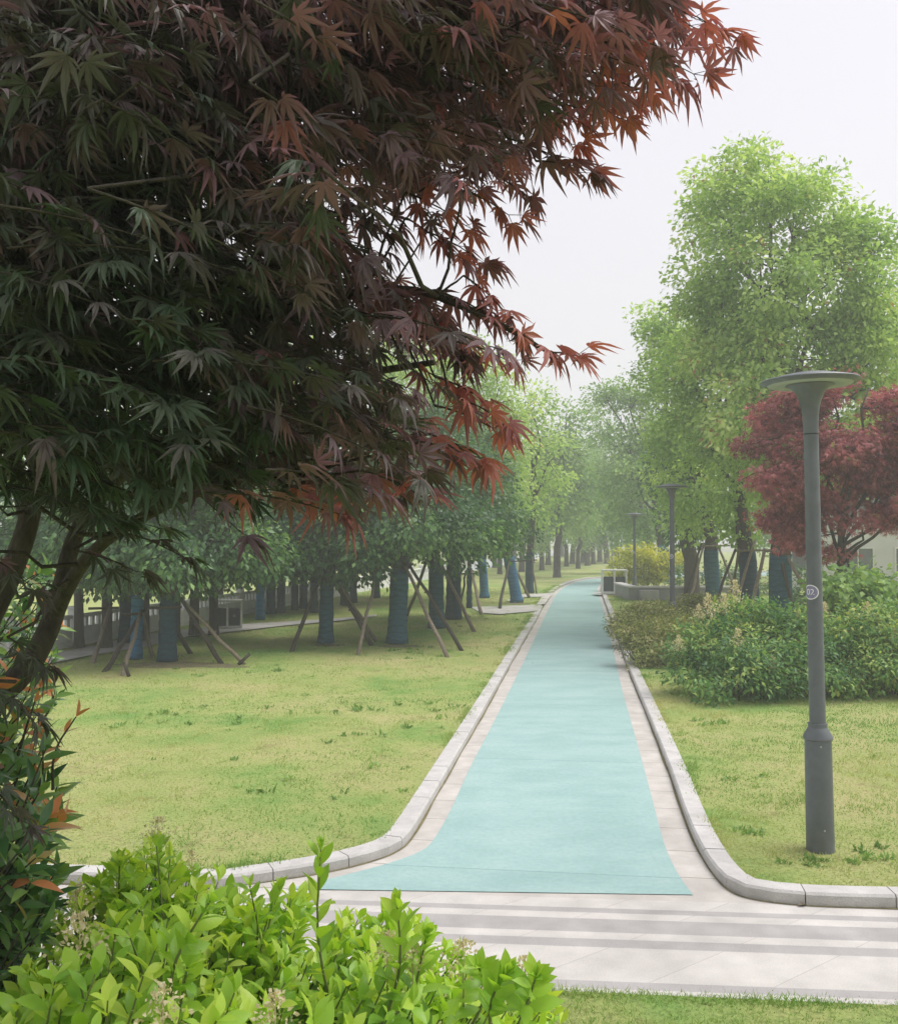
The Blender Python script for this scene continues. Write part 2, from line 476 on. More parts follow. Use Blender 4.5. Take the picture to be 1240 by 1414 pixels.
def place(geo, T, P, D, N, S, tone, mi=0):
    V, Fc = T
    P, D, N, S, tone = np.asarray(P), np.asarray(D), np.asarray(N), np.asarray(S), np.asarray(tone)
    y = unit(D); x = unit(np.cross(y, N)); z = np.cross(x, y)
    k = len(P)
    out = P[:, None] + S[:, None, None] * (V[None, :, 0, None] * x[:, None] + V[None, :, 1, None] * y[:, None] + V[None, :, 2, None] * z[:, None])
    n = len(V)
    f = (Fc[None] + (np.arange(k) * n)[:, None, None]).reshape(-1, 3)
    geo.add(out.reshape(-1, 3), f, np.repeat(np.clip(tone, 0, 1), n), mi)


RH = rhomb_leaf()
RHW = rhomb_leaf(0.32, 0.2)
RHN = rhomb_leaf(0.2, 0.25)
STAR = maple_leaf(0.3, 1.0, 5, 3)


def sph(n):
    v = rng.normal(size=(n, 3))
    return unit(v)


def sample_clumps(blobs, density, inner=0.5):
    """clump centres through the shells of overlapping ellipsoids; thinned by noise so that gaps stay"""
    C, R = np.array([b[0] for b in blobs]), np.array([b[1] for b in blobs])
    out = []
    for c, r in zip(C, R):
        area = 4 * math.pi * ((r[0] * r[1]) ** 1.6 / 3 + (r[0] * r[2]) ** 1.6 / 3 + (r[1] * r[2]) ** 1.6 / 3) ** (1 / 1.6)
        n = max(4, int(area * density))
        rad = rng.uniform(inner ** 2, 1.0, n) ** 0.5 * rng.uniform(0.93, 1.08, n)
        p = c + sph(n) * rad[:, None] * r
        out.append(p)
    P = np.concatenate(out)
    q = np.min(np.linalg.norm((P[:, None] - C[None]) / R[None], axis=2), axis=1)
    keep = (q > 0.45) | (rng.random(len(P)) < 0.35)
    g = np.array([noise.noise(Vector(p * 0.9) + Vector((3.1, 1.7, 0.4))) for p in P])
    g2_ = np.array([noise.noise(Vector(p * 2.1) + Vector((7.1, 0.7, 5.4))) for p in P])
    keep &= (g + 0.5 * g2_ > -0.2)
    return P[keep]


def leaf_cloud(geo, clumps, per, leaf, cr, tmpl=RH, centre=None, tone=(0.15, 0.8), flat=0.65, droop=0.35, mi=0, jit=0.13, pitch=0.7):
    n = len(clumps)
    if centre is None:
        centre = clumps.mean(axis=0)
    k = rng.poisson(per, n).clip(2)
    idx = np.repeat(np.arange(n), k)
    off = np.clip(rng.normal(size=(len(idx), 3)), -1.7, 1.7) * np.array([1, 1, flat]) * cr
    P = clumps[idx] + off
    outw = unit(off + 0.6 * cr * unit(clumps[idx] - centre))
    D = unit(0.9 * outw + 0.5 * rng.normal(size=P.shape) + np.array([0, 0, -droop]))
    N = unit(np.array([0, 0, pitch]) + 0.5 * unit(clumps[idx] - centre) + 0.45 * rng.normal(size=P.shape))
    ct = rng.uniform(tone[0], tone[1], n)
    t = ct[idx] + rng.normal(size=len(idx)) * jit
    S = leaf * rng.uniform(0.65, 1.25, len(idx))
    place(geo, tmpl, P, D, N, S, t, mi)


def bent(a, b, n=5, wob=0.06, sag=0.0):
    a, b = np.asarray(a, float), np.asarray(b, float)
    L = np.linalg.norm(b - a)
    t = np.linspace(0, 1, n)[:, None]
    p = a + (b - a) * t + np.concatenate([np.zeros((1, 3)), rng.normal(size=(n - 2, 3)) * wob * L, np.zeros((1, 3))])
    p[:, 2] += (sag * L * 4 * t * (1 - t))[:, 0]
    return p


def tree_parts(root, blobs, height, r0, leafmat, leaf=0.12, per=26, density=2.2, cr=0.3, tone=(0.15, 0.8), tmpl=RH, lean=(0, 0), wrap=None, wrap_top=2.1, bark='bark', twigs=50, limbs=7, fork=2.3, droop=0.35, flare=1.25, inner=0.5, flat=0.65):
    """trunk (with its limbs), crown and, where the photo shows it, the cloth round the trunk; all local to the tree's base"""
    clumps = sample_clumps(blobs, density * 0.62, inner)
    leaf, per, cr = leaf * 1.28, per * 5.0, cr * 1.2
    cen = np.mean([b[0] for b in blobs], axis=0)
    top = np.array([cen[0] * 0.7 + lean[0], cen[1] * 0.7 + lean[1], height * 0.8])
    g = Geo()
    zs = [-0.15, 0.05, 0.3, 0.8, fork * 0.75, fork, fork + (top[2] - fork) * 0.4, fork + (top[2] - fork) * 0.75, top[2]]
    rs = [r0 * flare * 1.15, r0 * flare, r0 * 1.05, r0, r0 * 0.97, r0 * 0.92, r0 * 0.5, r0 * 0.28, 0.02]
    pts = []
    for z in zs:
        t = max(0, z) / top[2]
        w = 0 if z < fork else 0.12
        pts.append((top[0] * t ** 1.5 + lean[0] * 0.6 * min(z, fork) / fork * (1 - t) + rng.normal() * w, top[1] * t ** 1.5 + rng.normal() * w, z))
    pts = np.array(pts)
    g.tube(pts, rs, 14)
    ends = sorted(range(len(blobs)), key=lambda i: -np.prod(blobs[i][1]))[:limbs]
    nodes = [pts[5], pts[6], pts[7]]
    for e in ends:
        c = np.array(blobs[e][0])
        s = pts[5] + (pts[7] - pts[5]) * np.clip((c[2] - fork) / max(top[2] - fork, 1) * 0.55, 0, 0.95)
        b = bent(s, c + np.array([0, 0, 0.3 * blobs[e][1][2]]), 6, 0.05, 0.03)
        g.tube(b, np.linspace(r0 * 0.38, 0.018, 6), 7)
        nodes += list(b[1:5])
    nodes = np.array(nodes)
    if len(clumps):
        for c in clumps[rng.choice(len(clumps), min(twigs, len(clumps)), replace=False)]:
            k = np.argmin(np.linalg.norm(nodes - c, axis=1) + rng.random(len(nodes)) * 0.4)
            b = bent(nodes[k], c, 4, 0.06, 0.03)
            g.tube(b, np.linspace(min(0.03, r0 * 0.14), 0.007, 4), 5, cap=False)
    g.build('trunk', M[bark], root)
    if wrap:
        w = Geo()
        zz = np.arange(0.04, wrap_top + 0.01, 0.11)
        P = np.stack([np.interp(zz, pts[:, 2], pts[:, k]) for k in range(3)], 1)
        R = np.interp(zz, pts[:, 2], rs) + 0.014 + 0.022 * rng.random(len(zz))
        w.tube(P, R, 18)
        w.build('trunk_wrap', M[wrap], root)
    c = Geo()
    leaf_cloud(c, clumps, per, leaf, cr, tmpl, cen, tone, droop=droop, flat=flat)
    c.build('crown', M[leafmat], root, tone=True)


def px_blobs(base, Y, spec, squash=1.0):
    """ellipses measured in the photograph, given their real distance and size, local to the tree's base"""
    out = []
    for s in spec:
        x, y, rx, ry = s[:4]
        dy = s[4] if len(s) > 4 else float(rng.uniform(-0.22, 0.22)) * rx * 3 * Y / F
        p = at(x, y, Y + dy)
        k = (Y + dy) / F
        out.append((p - base, np.array([rx * k, (rx + ry) / 2 * k * squash, ry * k])))
    return out


# ------------------------------------------------------------------ camera, light
cam = bpy.data.cameras.new('camera')
cam.sensor_fit = 'HORIZONTAL'; cam.sensor_width = 36.0; cam.lens = 36.0 * F / 1240.0
cam.clip_start = 0.05; cam.clip_end = 3000
co = bpy.data.objects.new('camera', cam); COL.objects.link(co)
co.location = (0, 0, HC); co.rotation_euler = (math.pi / 2 + PITCH, 0, 0)
scene.camera = co

AZ, EL = math.radians(80), math.radians(62)
w = bpy.data.worlds.new('World'); scene.world = w; w.use_nodes = True
nt = w.node_tree; nt.nodes.clear()
sky = nt.nodes.new('ShaderNodeTexSky'); sky.sky_type = 'NISHITA'; sky.sun_disc = False
sky.sun_elevation = EL; sky.sun_rotation = AZ; sky.dust_density = 4.0; sky.air_density = 1.0
hs = nt.nodes.new('ShaderNodeHueSaturation'); hs.inputs['Saturation'].default_value = 0.12
nt.links.new(sky.outputs[0], hs.inputs['Color'])
mx = nt.nodes.new('ShaderNodeMix'); mx.data_type = 'RGBA'; mx.inputs[0].default_value = 0.75
nt.links.new(hs.outputs[0], mx.inputs[6]); mx.inputs[7].default_value = (2.8, 2.65, 3.2, 1)
bg = nt.nodes.new('ShaderNodeBackground'); bg.inputs['Strength'].default_value = 0.1
nt.links.new(mx.outputs[2], bg.inputs['Color'])
wo = nt.nodes.new('ShaderNodeOutputWorld'); nt.links.new(bg.outputs[0], wo.inputs[0])
sl = bpy.data.lights.new('sun', 'SUN'); sl.energy = 1.5; sl.angle = math.radians(42); sl.color = (1.0, 0.96, 0.9)
so = bpy.data.objects.new('sun', sl); COL.objects.link(so)
sd = Vector((math.sin(AZ) * math.cos(EL), math.cos(AZ) * math.cos(EL), math.sin(EL)))
so.rotation_euler = sd.to_track_quat('Z', 'Y').to_euler(); so.location = (20, 10, 60)
scene.view_settings.view_transform = 'Standard'; scene.view_settings.look = 'None'
scene.view_settings.exposure = 1.45; scene.view_settings.gamma = 1.0
scene.cycles.max_bounces = 8; scene.cycles.transparent_max_bounces = 8
scene.cycles.volume_bounces = 1
scene.cycles.use_denoising = True

# ------------------------------------------------------------------ ground layout
SL = -0.08                                   # the crossing walk runs this much askew


def cross_c(py):                             # offset of a line of the crossing walk, read at x = 970 px
    p = gp(970, py); return p[1] - SL * p[0]


def xl(c, x, z=0.0):
    return np.array([x, c + SL * x, z])


LP = [(396, 1229), (459, 1214), (522, 1198), (560, 1186), (581, 1177), (594, 1168), (606, 1150), (623, 1120), (648, 1062), (689, 985), (730, 900), (746, 866), (757, 842), (768, 820), (782, 809), (798, 803), (814, 800)]
RP = [(957, 1237), (937, 1211), (918, 1172), (905, 1122), (889, 1060), (871, 996), (858, 950), (847, 900), (838, 858), (829, 828), (824, 815), (827, 808), (833, 802.5)]
LK = [(300, 1228), (400, 1214), (476, 1200), (530, 1185), (550, 1175), (564, 1165), (589, 1122), (615, 1077), (668, 985), (718, 895), (738, 862), (748, 842), (760, 820), (777, 809), (795, 802.5), (812, 799.4)]
RK = [(1240, 1255), (1114, 1252), (1044, 1244), (1010, 1234), (986, 1210), (970, 1185), (957, 1159), (942, 1120), (929, 1078), (900, 1004), (866, 922), (851, 876), (840, 846), (832, 824), (829, 813), (832, 806.5), (838, 803.6)]
g2 = lambda L: [gp(*p)[:2] for p in L]


def chaikin(P, n=2):
    P = [np.array(p) for p in P]
    for _ in range(n):
        Q = [P[0]]
        for a, b in zip(P[:-1], P[1:]):
            Q += [a * .75 + b * .25, a * .25 + b * .75]
        Q.append(P[-1]); P = Q
    return np.array(P)


lp, rp, lk, rk = (chaikin(g2(L)) for L in (LP, RP, LK, RK))
FARX = 60.0
lp = np.vstack([lp, [[18, 70], [FARX, 78]]]); lk = np.vstack([lk, [[18, 70.4], [FARX, 78.4]]])
rp = np.vstack([rp, [[18, 63], [FARX, 71]]]); rk = np.vstack([rk, [[18, 62.5], [FARX, 70.5]]])
c_back = cross_c(1246)
lk = np.vstack([[[-11.8, c_back - SL * 11.8 + 0.05]], lk])
rk = np.vstack([[[FARX, c_back + SL * FARX + 0.02]], rk])


def offset(P, d):
    t = np.gradient(P, axis=0); t /= np.linalg.norm(t, axis=1)[:, None]
    return P + d * np.stack([-t[:, 1], t[:, 0]], 1)


KW = 0.17
lk_out, rk_out = offset(lk, KW), offset(rk, -KW)


def fill(boundary, zfun, name, mat, spacing=None, maxn=6000, kind='structure', extra=None):
    B = np.array(boundary)
    n = len(B)
    pts = []
    if spacing:
        lo, hi = B.min(0), B.max(0)
        lo = np.maximum(lo, [-40, -30]); hi = np.minimum(hi, [45, 90])
        y = lo[1]
        while y < hi[1]:
            s = spacing * max(1.0, abs(y) / 9)
            x = lo[0]
            while x < hi[0]:
                pts.append((x + random.uniform(-.3, .3) * s, y + random.uniform(-.3, .3) * s)); x += s
            y += s
        pts = [p for p in pts if inside(B, p)]
    V = [Vector((float(a), float(b))) for a, b in list(B) + pts]
    r = delaunay_2d_cdt(V, [(i, (i + 1) % n) for i in range(n)], [], 1, 1e-5)
    v = np.array([(p.x, p.y, zfun(p.x, p.y)) for p in r[0]])
    fs = np.array([tuple(f) for f in r[2]])
    if len(fs):
        a, b, c = v[fs[:, 0]], v[fs[:, 1]], v[fs[:, 2]]
        flip = np.cross(b - a, c - a)[:, 2] < 0
        fs[flip] = fs[flip][:, ::-1]
    o = Geo().add(v, fs).build(name, mat)
    return tag(o, kind=kind)


def inside(B, p):
    x, y = p
    c = False
    j = len(B) - 1
    for i in range(len(B)):
        if (B[i][1] > y) != (B[j][1] > y) and x < (B[j][0] - B[i][0]) * (y - B[i][1]) / (B[j][1] - B[i][1]) + B[i][0]:
            c = not c
        j = i
    return c


def inside_np(B, P):
    B = np.asarray(B); x, y = P[:, 0], P[:, 1]
    c = np.zeros(len(P), bool); j = len(B) - 1
    for i in range(len(B)):
        if B[i][1] != B[j][1]:
            hit = ((B[i][1] > y) != (B[j][1] > y)) & (x < (B[j][0] - B[i][0]) * (y - B[i][1]) / (B[j][1] - B[i][1]) + B[i][0])
            c ^= hit
        j = i
    return c


# far ground, river, far bank
g = Geo(); g.quad((-420, -420, -1.7), (420, -420, -1.7), (420, 420, -1.7), (-420, 420, -1.7))
tag(g.build('ground', M['earth']), kind='structure')
FD = np.array([0.21, 1.0]); FD /= np.linalg.norm(FD)
FN = np.array([-FD[1], FD[0]])
F0 = np.array([-8.75, 22.0])


def fence_pt(s, off=0.0, z=0.0):
    p = F0 + FD * s + FN * off
    return np.array([p[0], p[1], z])


g = Geo(); g.quad(fence_pt(-60, 0.6, -1.3), fence_pt(380, 0.6, -1.3), fence_pt(380, 16, -1.3), fence_pt(-60, 16, -1.3))
tag(g.build('river', M['water']), kind='structure')
g = Geo()
prof = [(15, -1.5), (20, 1.0), (34, 2.6), (110, 4.0), (200, 4.0)]
for (a, za), (b, zb) in zip(prof[:-1], prof[1:]):
    for s in range(-60, 380, 20):
        g.quad(fence_pt(s, a, za), fence_pt(s, b, zb), fence_pt(s + 20, b, zb), fence_pt(s + 20, a, za))
tag(g.build('far_bank', M['bank']), kind='structure')


def zl(x, y):
    return LAWN + 0.035 * noise.noise(Vector((x * 0.3, y * 0.3, 0.5))) * min(1, 0.25 + abs(x - 0.13 * y) * 0.15)


# lawns
fb = [fence_pt(150, -0.02)[:2], fence_pt(-14.5, -0.02)[:2]]
left_poly = list(lk_out) + [np.array([FARX, 165])] + fb
right_poly = list(rk_out) + [np.array([140, 85]), np.array([140, -20]), np.array([FARX + 0.1, rk_out[0][1] - 0.2])]
fill(left_poly, zl, 'left_lawn', M['lawn'], 0.5)
fill(right_poly, zl, 'right_lawn', M['lawn'], 0.5)
c_front = cross_c(1382)


def zm(x, y):
    s = (c_front + SL * x) - y
    t = min(max((s - 0.5) / 2.2, 0), 1)
    return 0.02 + 1.05 * t * t * (3 - 2 * t) + 0.02 * noise.noise(Vector((x * 1.3, y * 1.3, 0)))


xs = np.linspace(-12, 40, 60)
front_poly = [xl(c_front - 0.003, x)[:2] for x in xs] + [np.array([40, -25]), np.array([-12, -25])]
fill(front_poly, zm, 'front_lawn', M['lawn'], 0.3)

# teal path, stone edging
bx = [xl(c_back + 0.0, x)[:2] for x in (gp(957, 1240)[0], gp(396, 1232)[0])]
path_poly = list(lp) + list(rp[::-1])
o = fill(path_poly, lambda x, y: 0.006, 'bike_path', M['path'])
edge_poly = [xl(c_back, -11.8)[:2]] + list(lk) + list(rk[::-1]) + [xl(c_back, FARX)[:2]]
fill(edge_poly, lambda x, y: 0.0, 'path_edging', M['stone'])

# crossing walk: pale and grey bands, butted edge to edge
rows = [1246, 1259, 1265.5, 1274, 1292.5, 1302, 1313.5, 1360.5, 1371, 1382]
g = Geo()
for i, (a, b) in enumerate(zip(rows[:-1], rows[1:])):
    ca, cb = cross_c(a), cross_c(b)
    g.quad(xl(cb, -40), xl(cb, FARX), xl(ca, FARX), xl(ca, -40), mi=i % 2)
tag(g.build('crossing_walk', [M['slab_light'], M['slab_grey']]), kind='structure')


def kerb(name, P, out, skip=None):
    """kerb stones laid end to end with narrow joints"""
    g = Geo()
    seg = np.linalg.norm(np.diff(P, axis=0), axis=1)
    s = np.concatenate([[0], np.cumsum(seg)])
    k0, L = 0.0, 0.6
    h = 0.09
    while k0 < s[-1] - 0.05:
        L = 0.62 if k0 < 60 else 3.0
        k1 = min(k0 + L, s[-1])
        ss = np.linspace(k0 + 0.004, k1 - 0.004, 4 if L < 1 else 3)
        a = np.stack([np.interp(ss, s, P[:, k]) for k in (0, 1)], 1)
        b = np.stack([np.interp(ss, s, out[:, k]) for k in (0, 1)], 1)
        if not (skip and skip[0] < a[0][1] < skip[1] and a[0][0] < 6):
            hh = h + random.uniform(-.004, .004)
            m1 = a + (b - a) * 0.09
            ring = [(a, -0.1), (a, hh - 0.018), (m1, hh), (b, hh - 0.002), (b, -0.1)]
            V = [np.c_[q, np.full(len(q), z)] for q, z in ring]
            n = len(ss)
            V = np.concatenate(V); T = []
            for r in range(4):
                for i in range(n - 1):
                    p, q = r * n + i, r * n + i + 1
                    T += [(p, q, q + n), (p, q + n, p + n)]
            for i in (0, n - 1):
                T += [(0 + i, n + i, 2 * n + i), (i, 2 * n + i, 3 * n + i), (i, 3 * n + i, 4 * n + i)]
            g.add(V, T)
        k0 = k1
    return tag(g.build(name, M['kerb'], smooth=False), kind='structure')


kerb('left_kerb', lk, lk_out, (34.5, 43))
kerb('right_kerb', rk, rk_out)
g = Geo()  # dark strip of uneven width along the joint between kerb and edging
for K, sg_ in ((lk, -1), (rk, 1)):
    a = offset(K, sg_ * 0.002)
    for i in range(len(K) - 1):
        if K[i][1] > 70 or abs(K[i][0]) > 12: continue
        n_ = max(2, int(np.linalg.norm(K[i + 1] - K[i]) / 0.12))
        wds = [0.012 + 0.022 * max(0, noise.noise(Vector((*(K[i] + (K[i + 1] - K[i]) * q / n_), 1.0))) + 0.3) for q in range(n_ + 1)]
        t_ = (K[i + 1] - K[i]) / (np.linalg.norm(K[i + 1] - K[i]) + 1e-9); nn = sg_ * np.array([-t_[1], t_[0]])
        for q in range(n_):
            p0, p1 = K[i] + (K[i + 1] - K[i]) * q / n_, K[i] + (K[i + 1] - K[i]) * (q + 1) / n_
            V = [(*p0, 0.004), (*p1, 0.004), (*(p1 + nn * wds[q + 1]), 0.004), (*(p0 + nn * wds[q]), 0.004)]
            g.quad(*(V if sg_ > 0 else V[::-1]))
tag(g.build('gutter_joint', M['soil']), kind='structure')

# paved side path on the left lawn and the promenade along the balustrade
g = Geo()
for P in ([(649, 838), (748, 835), (743, 843.5), (690, 848), (664, 846)], [(699, 829), (722, 820.5), (724, 824.5), (712, 832)], [(722.3, 820.4), (763, 819), (748, 824), (724.3, 824.4)], [(748.3, 823.9), (763.3, 819), (752, 834.3), (741, 834.5)]):
    g.poly([gp(x, y, LAWN + 0.03) for x, y in P][::-1])
tag(g.build('side_path', M['slab_light']), kind='structure')
lo = [(40, 922), (118, 906), (200, 893), (260, 878.5), (330, 871), (400, 863), (470, 857), (520, 851)]
hi = [(40, 909), (118, 894), (200, 876), (262, 868), (330, 862), (400, 858), (470, 853.5), (520, 848.5)]
g = Geo()
for i in range(len(lo) - 1):
    z = LAWN + 0.03
    g.quad(gp(*lo[i], z), gp(*lo[i + 1], z), gp(*hi[i + 1], z), gp(*hi[i], z))
tag(g.build('promenade', M['slab_light']), kind='structure')

# ------------------------------------------------------------------ grass and weeds (uncountable)
gr = Geo()


def scatter(poly, n, lo, hi, zf):
    x = rng.uniform(lo[0], hi[0], n); u = rng.random(n)
    y = lo[1] * (hi[1] / lo[1]) ** u if lo[1] > 0 else rng.uniform(lo[1], hi[1], n)
    P = np.stack([x, y], 1)
    P = P[inside_np(poly, P)]
    px = to_px(np.c_[P, np.full(len(P), 0.1)])
    P = P[(px[:, 0] > -150) & (px[:, 0] < 1400)]
    return np.array([(a, b, zf(a, b)) for a, b in P])


BLADE = (np.array([(-0.5, 0, 0), (0.5, 0, 0), (0.1, 1.0, 0.25)]), np.array([(0, 1, 2)]))


def blades(P, hmin, hmax, wide, per=5, tone0=None):
    idx = np.repeat(np.arange(len(P)), per)
    n = len(idx)
    Q = P[idx] + rng.normal(size=(n, 3)) * np.array([0.02, 0.02, 0]) * (1 + P[idx][:, 1:2] * 0.12)
    dist = np.linalg.norm(Q[:, :2], axis=1)
    hv = np.array([0.95 + 1.1 * noise.noise(Vector((p[0] * 1.6, p[1] * 1.6, 8.0))) for p in P]).clip(0.45, 1.9)
    h = rng.uniform(hmin, hmax, n) * hv[idx] * (1 + np.clip(dist - 12, 0, 40) * 0.015)
    wd = wide * (1 + dist * 0.09)
    D = unit(np.stack([rng.normal(size=n) * .6, rng.normal(size=n) * .6, np.ones(n)], 1))
    x = unit(np.cross(D, unit(rng.normal(size=(n, 3)))))
    t0 = np.array([0.40 - 0.75 * noise.noise(Vector((p[0] * 0.45, p[1] * 0.45, 2.0))) for p in P]) if tone0 is None else np.full(len(P), tone0)
    t = np.clip(t0[idx] + rng.normal(size=n) * 0.14, 0, 1)
    V = np.stack([Q - x * wd[:, None], Q + x * wd[:, None], Q + D * h[:, None]], 1).reshape(-1, 3)
    f = np.arange(n * 3).reshape(-1, 3)
    gr.add(V, f, np.repeat(t, 3))


PL = scatter(left_poly, 52000, (-14, 6.5), (9, 48), zl)
PR = scatter(right_poly, 52000, (1.5, 5.5), (14, 48), zl)
PF = scatter(front_poly, 9000, (-0.6, 2.5), (4.2, 5.6), zm)
blades(PL, 0.012, 0.038, 0.0022, 5)
blades(PR, 0.015, 0.045, 0.0022, 5)
blades(PF, 0.012, 0.035, 0.0018, 5)
for K in (offset(lk, KW + 0.022), offset(rk, -KW - 0.022)):
    sgm = np.concatenate([[0], np.cumsum(np.linalg.norm(np.diff(K, axis=0), axis=1))])
    tt = rng.uniform(0, min(sgm[-1], 75), 5200)
    E = np.stack([np.interp(tt, sgm, K[:, k]) for k in (0, 1)], 1) + rng.normal(size=(len(tt), 2)) * 0.009
    ep = to_px(np.c_[E, np.full(len(E), 0.1)])
    E = E[(ep[:, 0] > -100) & (ep[:, 0] < 1340) & (E[:, 1] > 3) & (E[:, 1] < 50)]
    keep_ = np.array([noise.noise(Vector((a * 1.3, b * 1.3, 4.0))) > -0.05 for a, b in E])
    E = E[keep_]
    blades(np.c_[E, np.full(len(E), LAWN)], 0.02, 0.05, 0.0024, 4)
E = np.array([xl(c_front - 0.01 - abs(rng.normal()) * 0.02, x)[:2] for x in rng.uniform(-0.2, 3.2, 900)])
blades(np.c_[E, np.full(len(E), 0.015)], 0.015, 0.04, 0.0018, 4)
tag(gr.build('lawn_grass', M['grass'], tone=True, smooth=False), kind='stuff')
gr = Geo()
wpts = []
for x, y, n, s in [(430, 975, 6, 60), (490, 985, 7, 40), (480, 1020, 3, 20), (540, 1062, 3, 20), (360, 930, 8, 60), (250, 985, 6, 50), (330, 1000, 5, 40), (600, 985, 5, 50), (560, 1010, 5, 60), (180, 1000, 4, 40), (620, 905, 6, 30), (560, 895, 14, 30), (450, 893, 8, 20), (232, 915, 10, 35), (640, 860, 6, 30), (700, 845, 10, 30), (420, 1100, 5, 90), (1040, 1150, 5, 14), (1145, 1192, 12, 35), (1210, 1180, 9, 40), (1060, 1080, 4, 40), (1190, 1060, 4, 60), (960, 1000, 6, 30), (965, 960, 8, 30), (500, 1110, 5, 70), (300, 1060, 4, 90), (970, 1384, 2, 20)]:
    for _ in range(n):
        qx, qy = x + rng.normal() * s * 0.8, y + rng.normal() * s * 0.14
        z = 0.03 if qy > 1372 else LAWN
        wpts.append(gp(qx, qy, z - 0.005))
WP = np.array(wpts)
ok_ = inside_np(left_poly, WP[:, :2]) | inside_np(right_poly, WP[:, :2]) | inside_np(front_poly, WP[:, :2])
for p in WP[ok_]:
    k = rng.integers(8, 22)
    s = rng.uniform(0.03, 0.085) * (0.35 if p[1] < 6 else 0.75 if p[1] < 9 else 1.0)
    Q = p + np.c_[rng.normal(size=(k, 2)) * s * 0.6, np.zeros(k)]
    D = unit(np.c_[rng.normal(size=(k, 2)) * 0.8, np.ones(k)])
    place(gr, RHN, Q, D, unit(rng.normal(size=(k, 3)) + [0, 0, .5]), s * rng.uniform(0.5, 1.3, k), rng.uniform(0.1, 0.9) + rng.normal(size=k) * 0.15)
tag(gr.build('lawn_weeds', M['weed'], tone=True), kind='stuff')

g = Geo()
for (px_, py_, rx, ry) in [(236, 919, 1.15, 0.45), (310, 921, 0.5, 0.2), (452, 892, 0.42, 0.3), (550, 893, 0.5, 0.32), (712, 834, 0.6, 0.5)]:
    c = gp(px_, py_, LAWN); n_ = 30
    P = [c + np.array([rx * math.cos(a) * (1 + 0.3 * noise.noise(Vector((3 * math.cos(a), 3 * math.sin(a), px_)))), ry * math.sin(a) * (1 + 0.3 * noise.noise(Vector((3 * math.cos(a), 3 * math.sin(a), px_ + 9)))), 0]) for a in np.arange(n_) / n_ * 2 * math.pi]
    P = [np.array([q[0], q[1], zl(q[0], q[1]) + 0.004]) for q in P]
    c = np.array([c[0], c[1], zl(c[0], c[1]) + 0.02])
    g.add([c] + P, [(0, 1 + k, 1 + (k + 1) % n_) for k in range(n_)])
tag(g.build('bare_earth', M['soil']), kind='structure')

# ------------------------------------------------------------------ balustrade along the river
fence = thing('stone_balustrade', fence_pt(0, 0, 0), 'pale stone balustrade running along the river edge behind the dark trunks', 'railing')
fa = math.atan2(FD[1], FD[0])
for i in range(-6, 22):
    a = fence_pt(i * 2.3) - fence_pt(0)
    b = fence_pt(i * 2.3 + 1.15) - fence_pt(0)
    g = Geo(); g.box((a[0], a[1], 0.47), (0.2, 0.2, 0.94), fa, bev=0.02); g.box((a[0], a[1], 0.975), (0.25, 0.25, 0.07), fa, bev=0.02)
    g.build('post', M['white_stone'], fence, smooth=False)
    g = Geo()
    g.box((b[0], b[1], 0.10), (2.085, 0.15, 0.18), fa)
    g.box((b[0], b[1], 0.36), (2.085, 0.08, 0.32), fa)
    g.box((b[0], b[1], 0.77), (2.085, 0.13, 0.09), fa, bev=0.02)
    for k in range(8):
        q = b + np.array([FD[0], FD[1], 0]) * ((k - 3.5) * 0.26)
        g.box((q[0], q[1], 0.622), (0.11, 0.075, 0.2), fa)
    g.build('panel', M['white_stone'], fence, smooth=False)


